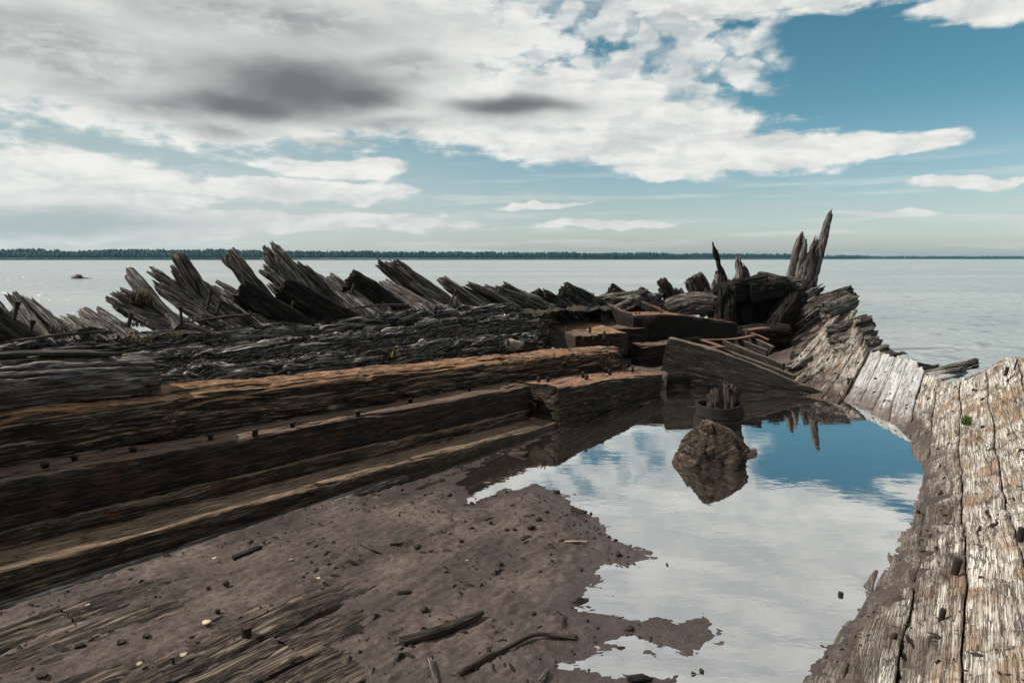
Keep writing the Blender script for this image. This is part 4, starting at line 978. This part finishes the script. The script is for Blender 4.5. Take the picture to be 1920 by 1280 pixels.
# ================================================================ POOL THINGS
def stump():
    c = at_z(1357, 806, 0); c[1] += .22; r = .245*c[1]/7.2
    t_ = thing('mast_stump', 'round wooden stump bound with iron bands standing in the pool', 'stump', tuple(c))
    a = np.linspace(0, 2*math.pi, 49)
    def band(name, z0, z1, r_, mat):
        prof = [(r_*.93, z0), (r_*1.0, z0), (r_*1.02, z0+.015), (r_*1.0, z0+.03), (r_*.97, (z0+z1)/2), (r_*1.0, z1-.012), (r_*.99, z1), (r_*.90, z1), (r_*.88, z1-.04)]
        b = MB(); P = np.array([[(c[0]+q*math.cos(t)*(1+.02*math.sin(3*t+z*20)+.012*math.sin(11*t)), c[1]+q*math.sin(t), z+.008*math.sin(2*t+z*9)) for t in a] for q, z in prof]); b.grid(P, np.array([[(t*r_, z) for t in a] for q, z in prof])); local(b.build(name, M[mat]), t_)
    band('iron_band', .10, .235, r*.97, 'rustd'); band('iron_band', -.05, .098, r*1.04, 'rustd')
    b = MB(); P = np.array([[(c[0]+q*math.cos(t), c[1]+q*math.sin(t), z+.012*math.sin(5*t)) for t in a] for q, z in ((r*.93, -.2), (r*.9, .10), (r*.88, .19), (r*.5, .17), (.001, .15))]); b.grid(P, P[..., :2]); local(b.build('core', M['black']), t_)
    for i, (u, v, vb, w) in enumerate([(1337, 727, 770, 13), (1343, 734, 770, 10), (1364, 713, 775, 15), (1374, 724, 775, 16), (1382, 735, 772, 12), (1352, 742, 770, 9), (1328, 748, 770, 8)]):
        b = MB(); Y = c[1]+(.05 if i in (1, 3) else -.06); P0 = at_y(u+2, vb, Y); P1 = at_y(u, v, Y+.02); timber(b, [P0-[0, 0, .05], P1], w/FPX*Y*1.7, .13, up=(0, 1, .1), seed=560+i, e=4, fib=.009, big=.03, crack=.02, dl=.010, dg=.008, jag=(0, .12), taper=[(0, 1.2), (.5, 1), (.85, .7), (1, .4)], kf=30, worn=.04)
        local(b.build('splinter', M['stick']), t_)
stump()
def chunk():
    c = at_z(1333, 868, 0); c[1] += .05
    b = MB(); nA = 180; a = np.arange(nA+1)*2*math.pi/nA; rings = []; uvs = []
    for q in np.linspace(0, 1, 64):
        z = -.2+.55*min(q/.82, 1.0); f = 1.0 if q < .82 else max(1-(q-.82)/.18, .01)
        zc = max(z, 0)/.35
        xl = -.34+.24*zc**1.2; xr = .30-.27*max(0, (zc-.42)/.58)**1.1; yf = -.27+.17*zc; yb_ = .22-.10*zc
        cx, rx = (xl+xr)/2, (xr-xl)/2*f; cy, ry = (yf+yb_)/2, (yb_-yf)/2*f
        ca = np.sign(np.cos(a))*np.abs(np.cos(a))**.72; sa = np.sign(np.sin(a))*np.abs(np.sin(a))**.72
        x = cx+rx*ca; y = cy+ry*sa
        n_ = .045*fbm(ca*1.6+3, sa*1.6, z*4+0*a, 3)+.012*fbm(ca*3+x*4, sa*3, z*11+x*9, 5, .55)-.02*np.exp(-(pn(x*4+9, y*4, z*9+x*5)/.07)**2)
        x = x+n_*ca*f; y = y+n_*sa*f; zz = z+.03*fbm(x*7, y*7, 0*x, 4)*(zc > 0)+.02*(1-f)
        P_ = np.stack([c[0]+x+.02, c[1]+y, zz], -1); P_[-1] = P_[0]; rings.append(P_); uvs.append(np.stack([x*1.0+zz*.8, zz*1.2-x*.5+np.abs(sa)*.1], -1))
    b.grid(np.array(rings), np.array(uvs))
    return tag(b.build('wood_block', M['chunk']), 'large brown eroded wood block standing in the pool before the stump', 'wood block')
chunk()
def small(name, label, u, v, z, L, w, h, ang, mat, cat, seed, group=None, bend=.0, tap=None, e=4, tilt=0, **kw):
    q = at_z(u, v, z)+np.array([0, 0, h*.3]); d_ = np.array([math.cos(ang), math.sin(ang), tilt])*L/2; n_ = np.array([-math.sin(ang), math.cos(ang), 0])*bend
    b = MB(); k_ = dict(fib=.002, big=.006, crack=.004, dl=max(.006, L/60), dg=max(.004, w/5), kf=50, kl=4, jag=(.15*L, .15*L)); k_.update(kw)
    timber(b, [q-d_, q+n_, q+d_], w, h, seed=seed, e=e, taper=tap, **k_)
    return tag(b.build(name, M[mat]), label, cat, group)
small('driftwood_chip', 'flat brown wood chip floating in the dark reflection', 972, 852, 0, .19, .07, .03, -.45, 'chunk', 'wood chip', 580, tilt=.15)
small('driftwood_chip', 'small grey lump at the right side of the wood block', 1408, 850, 0, .13, .07, .06, .5, 'gray', 'wood chip', 581)
small('driftwood_chip', 'tiny pale chip floating left of the open reflection', 914, 906, 0, .05, .03, .012, .1, 'gray', 'wood chip', 582)
small('driftwood_chip', 'tiny dark chip at the tip of the silt bank in the pool', 1044, 925, 0, .05, .04, .03, .3, 'clod', 'wood chip', 583)
small('driftwood_chip', 'long pale splinter on the silt near the pool edge', 1082, 1016, .05, .17, .016, .012, 0.05, 'cream', 'wood chip', 584)
small('driftwood_chip', 'slanted dark bark piece on the shoreline near the open water', 1084, 958, .03, .16, .03, .022, -.7, 'stick', 'wood chip', 585)

# sticks on the silt
def stick(label, pts, z, w, h, mat='stick', seed=0, tap=None, name='stick', **kw):
    def gz(u, v):
        zz = .05
        for _ in range(4):
            s0, n0 = to_sn(at_z(u, v, zz)); zz = max(float(ground_z(np.array([[s0]]), np.array([[-n0]]))[0, 0]), 0.0)
        return zz
    P = [at_z(u, v, gz(u, v)+dz*.5+h*.25) for (u, v, dz) in pts]; b = MB(); k_ = dict(fib=.003, big=.006, crack=.006, dl=.008, dg=.005, kf=50, kl=3, e=3.2, jag=(.02, .03)); k_.update(kw)
    timber(b, P, w, h, seed=seed, taper=tap, **k_); return tag(b.build(name, M[mat]), label, 'stick')
stick('thick dark split stick lying on the silt in the foreground', [(748, 1203, .02), (830, 1180, .02), (905, 1148, .02)], .09, .055, .04, seed=600, tap=[(0, .9), (.4, 1), (1, .35)])
stick('thin crooked dark branch reaching from the bottom centre to the puddle', [(852, 1268, .0), (905, 1236, .01), (955, 1212, .02), (1000, 1190, .03), (1040, 1190, .01), (1090, 1196, -.01)], .06, .016, .016, seed=601, e=2, tap=[(0, .7), (.7, 1.2), (1, 1.6)])
stick('short grey brown stick pointing down at the bottom edge', [(803, 1228, .03), (812, 1255, .02), (822, 1290, .01)], .09, .026, .022, seed=602, e=2.5, mat='gray')
stick('dark charred piece of bark by the gap under the lowest timber', [(432, 1048, .0), (460, 1038, .01), (490, 1024, .0)], .09, .05, .03, seed=603, mat='black')
stick('small dark twig on the silt at the lower left', [(190, 1181, 0), (205, 1183, .005), (220, 1182, 0)], .10, .009, .008, seed=604, mat='black')
stick('pale broken stick at the bottom edge beside the puddle', [(1010, 1284, .0), (1020, 1268, .02), (1026, 1256, .03)], .03, .028, .02, seed=605, mat='gray')
stick('brown twig near the long floor seam', [(673, 1018, 0), (695, 1028, .01), (718, 1040, .0)], .09, .012, .01, seed=606)
stick('short dark twig beside the brown twig', [(728, 1019, 0), (745, 1018, .01), (763, 1017, 0)], .09, .022, .018, seed=607)
stick('flat dark chip on the silt in the middle foreground', [(745, 1112, 0), (760, 1110, .01), (775, 1108, 0)], .09, .03, .016, seed=608, mat='black')
stick('dark wood piece at the bottom edge by the puddles', [(1178, 1275, 0), (1198, 1272, .01), (1220, 1270, 0)], .01, .05, .03, seed=609, mat='black')

# ================================================================ FLOOR PLANKS
floor = thing('hull_floor', 'worn mud stained floor planks in the left foreground', 'floor', tuple(W(-3., -1., 0.)))
fr_ = np.random.RandomState(5); m = .34; k = 0
while m < 3.0:
    w = fr_.uniform(.24, .40); k += 1
    sb = np.interp(m, [.3, .8, 1.3, 2, 2.6, 3], [-3.3, -2.4, -2.3, -2.9, -3.6, -4.2])+fr_.uniform(-.2, .2)
    sa = -6.3; cuts = [sa, fr_.uniform(-4.4, -3.4), sb]
    for i in range(2):
        a, e = cuts[i], cuts[i+1]; s = np.arange(a+.005, e, .014); nA = int(w/.011); t = np.linspace(0, 1, nA)
        S = np.repeat(s[:, None], nA, 1); Mm = m+.008+(w-.016)*t[None]+0*S; sd = k*3.1+i
        zb = .090-.021*Mm+.03*(sstep(1.0-Mm, -.2, .3)*sstep(-S, 3.0, 3.8))+.018*(Mm > 1.0)-.06*sstep(S-sb, -1.3, 0)-.012*np.clip(fbm(S*.8, Mm*1.5, 0*S+4, 3)+.2, 0, 1)
        dd = .006*fbm(S*1.6, Mm*30, 0*S+sd, 5, .62)+.010*fbm(S*1.2, Mm*4, 0*S+sd, 3)-.02*np.exp(-(pn(S*.9, Mm*9, 0*S+sd)/.06)**2)+.006*fbm(S*6, Mm*70, 0*S, 3, .6)
        dd -= .02*sstep(np.abs(2*t-1)[None]+.15*fbm(S*4, 0*S, 0*S+sd, 3), .82, 1.02)
        Z = zb+dd
        top = W(S, -Mm, Z); ring = np.concatenate([W(S[:, :1], -Mm[:, :1], Z[:, :1]-.06), top, W(S[:, -1:], -Mm[:, -1:], Z[:, -1:]-.06)], 1)
        uv = np.stack([S+k*1.3, Mm+k*.2], -1); uv = np.concatenate([uv[:, :1]-[0, .06], uv, uv[:, -1:]+[0, .06]], 1)
        b = MB(); b.grid(ring, uv); local(b.build('plank', M['floor']), floor)
    m += w
for u, v, r, h in [(463, 1190, .03, .055), (228, 1210, .03, .03), (275, 1198, .022, .03), (408, 1150, .022, .03), (570, 1085, .016, .025), (80, 1276, .03, .04), (495, 1018, .014, .012), (325, 1240, .016, .02)]:
    stub(floor, u, v, .08, r*.55, h*.75)

# ================================================================ SMALL THINGS
def lump(name, label, pos, r, mat, cat, seed, group=None, flat=.7, kind=None):
    rr = np.random.RandomState(seed); b = MB(); nA, nB = 10, 7; a = np.arange(nA+1)*2*math.pi/nA; ph = np.linspace(-1.2, 1.57, nB); ax, ay = rr.uniform(.7, 1.4), rr.uniform(.7, 1.2); rt = rr.uniform(0, 6)
    P = []
    for p_ in ph:
        x = np.cos(a)*math.cos(p_)*r; y = np.sin(a)*math.cos(p_)*r; z = math.sin(p_)*r*flat+0*a
        q = 1+.45*fbm(x/r*1.2+seed, y/r*1.2, z/r*1.2, 3, .6); P.append(np.stack([(x*ax*math.cos(rt)-y*ay*math.sin(rt))*q, (x*ax*math.sin(rt)+y*ay*math.cos(rt))*q, z*q], -1))
    P = np.array(P); P[:, -1] = P[:, 0]; b.grid(P+np.asarray(pos), P[..., :2]*3)
    o = b.build(name, M[mat]); return tag(o, label, cat, group) if not kind else o
for k, (u, v, px) in enumerate([(540, 1017, 9), (424, 1095, 12), (390, 1103, 9), (150, 1213, 13), (170, 1200, 9), (85, 1195, 10), (795, 1145, 15), (782, 1028, 14), (808, 1035, 9), (865, 1015, 9), (980, 1012, 9), (996, 990, 13), (965, 993, 7), (950, 994, 7),
        (920, 980, 8), (885, 990, 7), (1108, 963, 6), (1076, 984, 5), (1088, 984, 4), (1142, 1007, 7), (1033, 1040, 6), (1035, 1052, 7), (940, 1058, 9), (1012, 1073, 8), (1180, 1180, 12), (1160, 1040, 10), (843, 930, 10), (680, 950, 10), (885, 945, 9), (1315, 1258, 10),
        (1025, 960, 8), (1060, 968, 8), (1010, 975, 9), (700, 985, 6), (1090, 1068, 7), (1000, 1150, 8), (960, 1110, 6), (640, 1160, 8), (540, 1210, 9), (360, 1195, 8)]):
    q = at_z(u, v, .0); s0, n0 = to_sn(q); z0 = max(float(ground_z(np.array([[s0]]), np.array([[-n0]]))[0, 0]), 0); q = at_z(u, v, z0)
    lump('bark_crumb', 'small dark crumb of bark lying on the brown silt', q+[0, 0, px/FPX*q[1]*.2], px/FPX*q[1]*.55, 'clod', 'bark crumb', 700+k, 'dark bark crumbs on the silt')
for k, (u, v, px, lb) in enumerate([(403, 1046, 7, 'pale oval chip beside the gap under the lowest timber'), (545, 1048, 6, 'pale chip near the middle of the silt bank'), (388, 1165, 8, 'cream chip with a ring shape by the floor seam'), (345, 1226, 12, 'largest pale chip on the floor planks'),
        (597, 1083, 6, 'pale chip on the seam of the floor planks'), (876, 1050, 4, 'tiny white pebble on the dark silt'), (164, 1133, 5, 'pale chip on the wet silt near the left edge'), (262, 1243, 9, 'cream chip at the lower left among splinters')]):
    q = at_z(u, v, .10); lump('pale_chip', lb, q, px/FPX*q[1]*.9, 'cream', 'pale chip', 760+k, flat=.25)
# debris too small to count
rr = np.random.RandomState(21); b = MB(); N_ = 5200
ss_ = rr.uniform(-5.5, .2, N_); mm_ = rr.uniform(.1, 4.2, N_); zz_ = ground_z(ss_[:, None], mm_[:, None])[:, 0]
zz_ = np.where(mm_ > 3.4, np.maximum(zz_, hull(ss_, mm_)-.005), zz_)
PP = W(ss_, -mm_, zz_); keep = (zz_ > -.004) & (fbm(PP[:, 0]*1.6, PP[:, 1]*1.6, PP[:, 0]*0, 4) > -.15)
for P_ in PP[keep]:
    r_ = rr.lognormal(-5.3, .55); a = rr.uniform(0, 6.28); c_, s_2 = math.cos(a), math.sin(a); l = r_*rr.uniform(1, 3.2)
    P4 = np.array([(-l, -r_*.6, 0), (l, -r_*.5, 0), (l*.8, r_*.6, 0), (-l*.7, r_*.7, 0), (0.1*l, 0, r_*rr.uniform(.6, 1.3))]); P4 = np.stack([P4[:, 0]*c_-P4[:, 1]*s_2, P4[:, 0]*s_2+P4[:, 1]*c_, P4[:, 2]], -1)+P_+[0, 0, .001]
    b.poly(P4, [(0, 1, 4), (1, 2, 4), (2, 3, 4), (3, 0, 4)])
b.build('grit', M['clod'], smooth=False, kind='stuff')
b = MB(); N_ = 2600
ss_ = rr.uniform(-5, 2.3, N_); nn_ = rr.uniform(1.1, 2.6, N_)
for s0, n0 in zip(ss_, nn_):
    z0 = np.interp(n0, [1.1, 1.45, 1.8, 2.0, 2.6], [.93, .97, 1.07, 1.17, 1.06])+rr.uniform(-.02, .02); q = W(s0, n0, z0); L = rr.uniform(.02, .11); w_ = rr.uniform(.003, .011)
    al = rr.normal(0, .35); d3 = D2*math.cos(al)+N2*math.sin(al); d3 = np.array([d3[0], d3[1], rr.normal(0, .22)])*L; sd3 = np.array([-d3[1], d3[0], 0])/L*w_
    P4 = np.array([q-d3-sd3, q+d3-sd3*.4, q+d3+sd3*.4, q-d3+sd3, q+[0, 0, w_*1.3]]); b.poly(P4, [(0, 1, 4), (1, 2, 4), (2, 3, 4), (3, 0, 4)], UV=P4[:, :2]*2)
b.build('splinters', M['end'], smooth=False, kind='stuff')

def grass(label, pos, rad, hgt, n, mat, seed, droop=.5):
    r = np.random.RandomState(seed); b = MB()
    for i in range(n):
        a = r.uniform(0, 6.28); q = np.asarray(pos)+np.array([math.cos(a), math.sin(a), 0])*rad*r.uniform(0, 1)**.7; la = r.uniform(0, 6.28); h = hgt*r.uniform(.5, 1.1); dr = droop*h*r.uniform(.1, 1); w_ = .0028+h*.012
        dx_ = np.array([math.cos(la), math.sin(la), 0]); sx = np.array([-dx_[1], dx_[0], 0])*w_
        pts = [q+dx_*dr*f*f+np.array([0, 0, h*f*(1-.35*f*droop)]) for f in (0, .35, .7, 1)]
        P = np.array([[p_-sx*g_, p_+sx*g_] for p_, g_ in zip(pts, (1, .9, .6, .08))]); b.grid(P, P[..., :2])
    return tag(b.build('grass_tuft', M[mat], smooth=False), label, 'grass tuft', 'grass growing on the wreck')
for k, (u, v, n0, rad, h, n_, mt, lb) in enumerate([(262, 568, 2.35, .09, .14, 220, 'drygrass', 'dark mossy tuft behind the forked pale ribs'), (325, 634, 1.75, .07, .06, 160, 'drygrass', 'round dark moss tuft on the rotten timber at left'),
     (105, 622, 2.15, .12, .08, 140, 'drygrass', 'dry low grass beside the left edge cluster'), (140, 620, 2.2, .13, .08, 150, 'drygrass', 'dry low grass in the gap of the rib row'), (250, 612, 2.12, .15, .07, 120, 'drygrass', 'sparse grass blades under the forked ribs'),
     (370, 600, 2.1, .12, .07, 90, 'drygrass', 'sparse grass at the foot of the brown ribs'), (737, 668, 1.1, .08, .08, 50, 'hay', 'short yellow grass on the black timber above the brown log'), (768, 665, 1.1, .05, .09, 34, 'hay', 'smaller yellow grass blades right of the other yellow tuft'),
     (1075, 552, 2.75, .22, .15, 520, 'grass', 'bright green grass clump on the skyline of the wreck'), (1095, 555, 2.8, .2, .10, 300, 'grass', 'lower right part of the green skyline grass'), (1155, 553, 2.9, .22, .08, 260, 'grass', 'thin green grass strip right of the clump'), (1190, 556, 2.9, .2, .07, 160, 'grass', 'faint green grass near the grey stub'),
     (262, 640, 1.7, .12, .05, 90, 'drygrass', 'pale dry grass on the long rotten timber at left')]):
    grass(lb, at_n(u, v, n0), rad, h, n_, mt, 800+k)
grass('dark green tuft growing in a plank joint of the bleached hull', at_z(1812, 796, .50), .035, .09, 120, 'grass', 830)
grass('dark hanging grass in front of the rounded log', at_n(318, 812, .66), .06, .22, 30, 'drygrass', 831, .3)
# stones by the deck
q = at_n(952, 645, 1.12); lump('stone', 'smooth grey brown stone lying behind the rounded log', q, .17, 'pebble', 'stone', 850, flat=.45)
beam('pipe_stub', 'short curved dark bark shell beside the smooth stone', [at_n(992, 640, 1.15), at_n(1008, 628, 1.3)], .16, .14, 'gray', cat='wood piece', seed=851, e=2, jag=(.05, .05))
# boulder in the lake
q = at_z(145, 522, -.4); lump('lake_boulder', 'lone dark boulder rising from the lake at left', q+[0, 0, .05], .62, 'rock', 'boulder', 861, flat=.62)
lump('lake_boulder', 'low tail of the dark boulder just above the lake surface', q+[.75, .1, .0], .55, 'rock', 'boulder', 862, flat=.2)

# ================================================================ HAZE
b = MB(); x0, x1, y0, y1, z0, z1 = -9200, 9200, -80, 9200, -3.0, 32.0
b.poly([(x0, y0, z0), (x1, y0, z0), (x1, y1, z0), (x0, y1, z0), (x0, y0, z1), (x1, y0, z1), (x1, y1, z1), (x0, y1, z1)],
       [(3, 2, 1, 0), (4, 5, 6, 7), (0, 1, 5, 4), (1, 2, 6, 5), (2, 3, 7, 6), (3, 0, 4, 7)])
m, g = newmat('haze_air'); pv = g.n('ShaderNodeVolumePrincipled'); pv.inputs['Color'].default_value = (.35, .80, .95, 1); pv.inputs['Density'].default_value = .00006; pv.inputs['Anisotropy'].default_value = .2
m.node_tree.links.new(pv.outputs[0], g.n('ShaderNodeOutputMaterial').inputs['Volume'])
b.build('haze', m, smooth=False, kind='stuff')
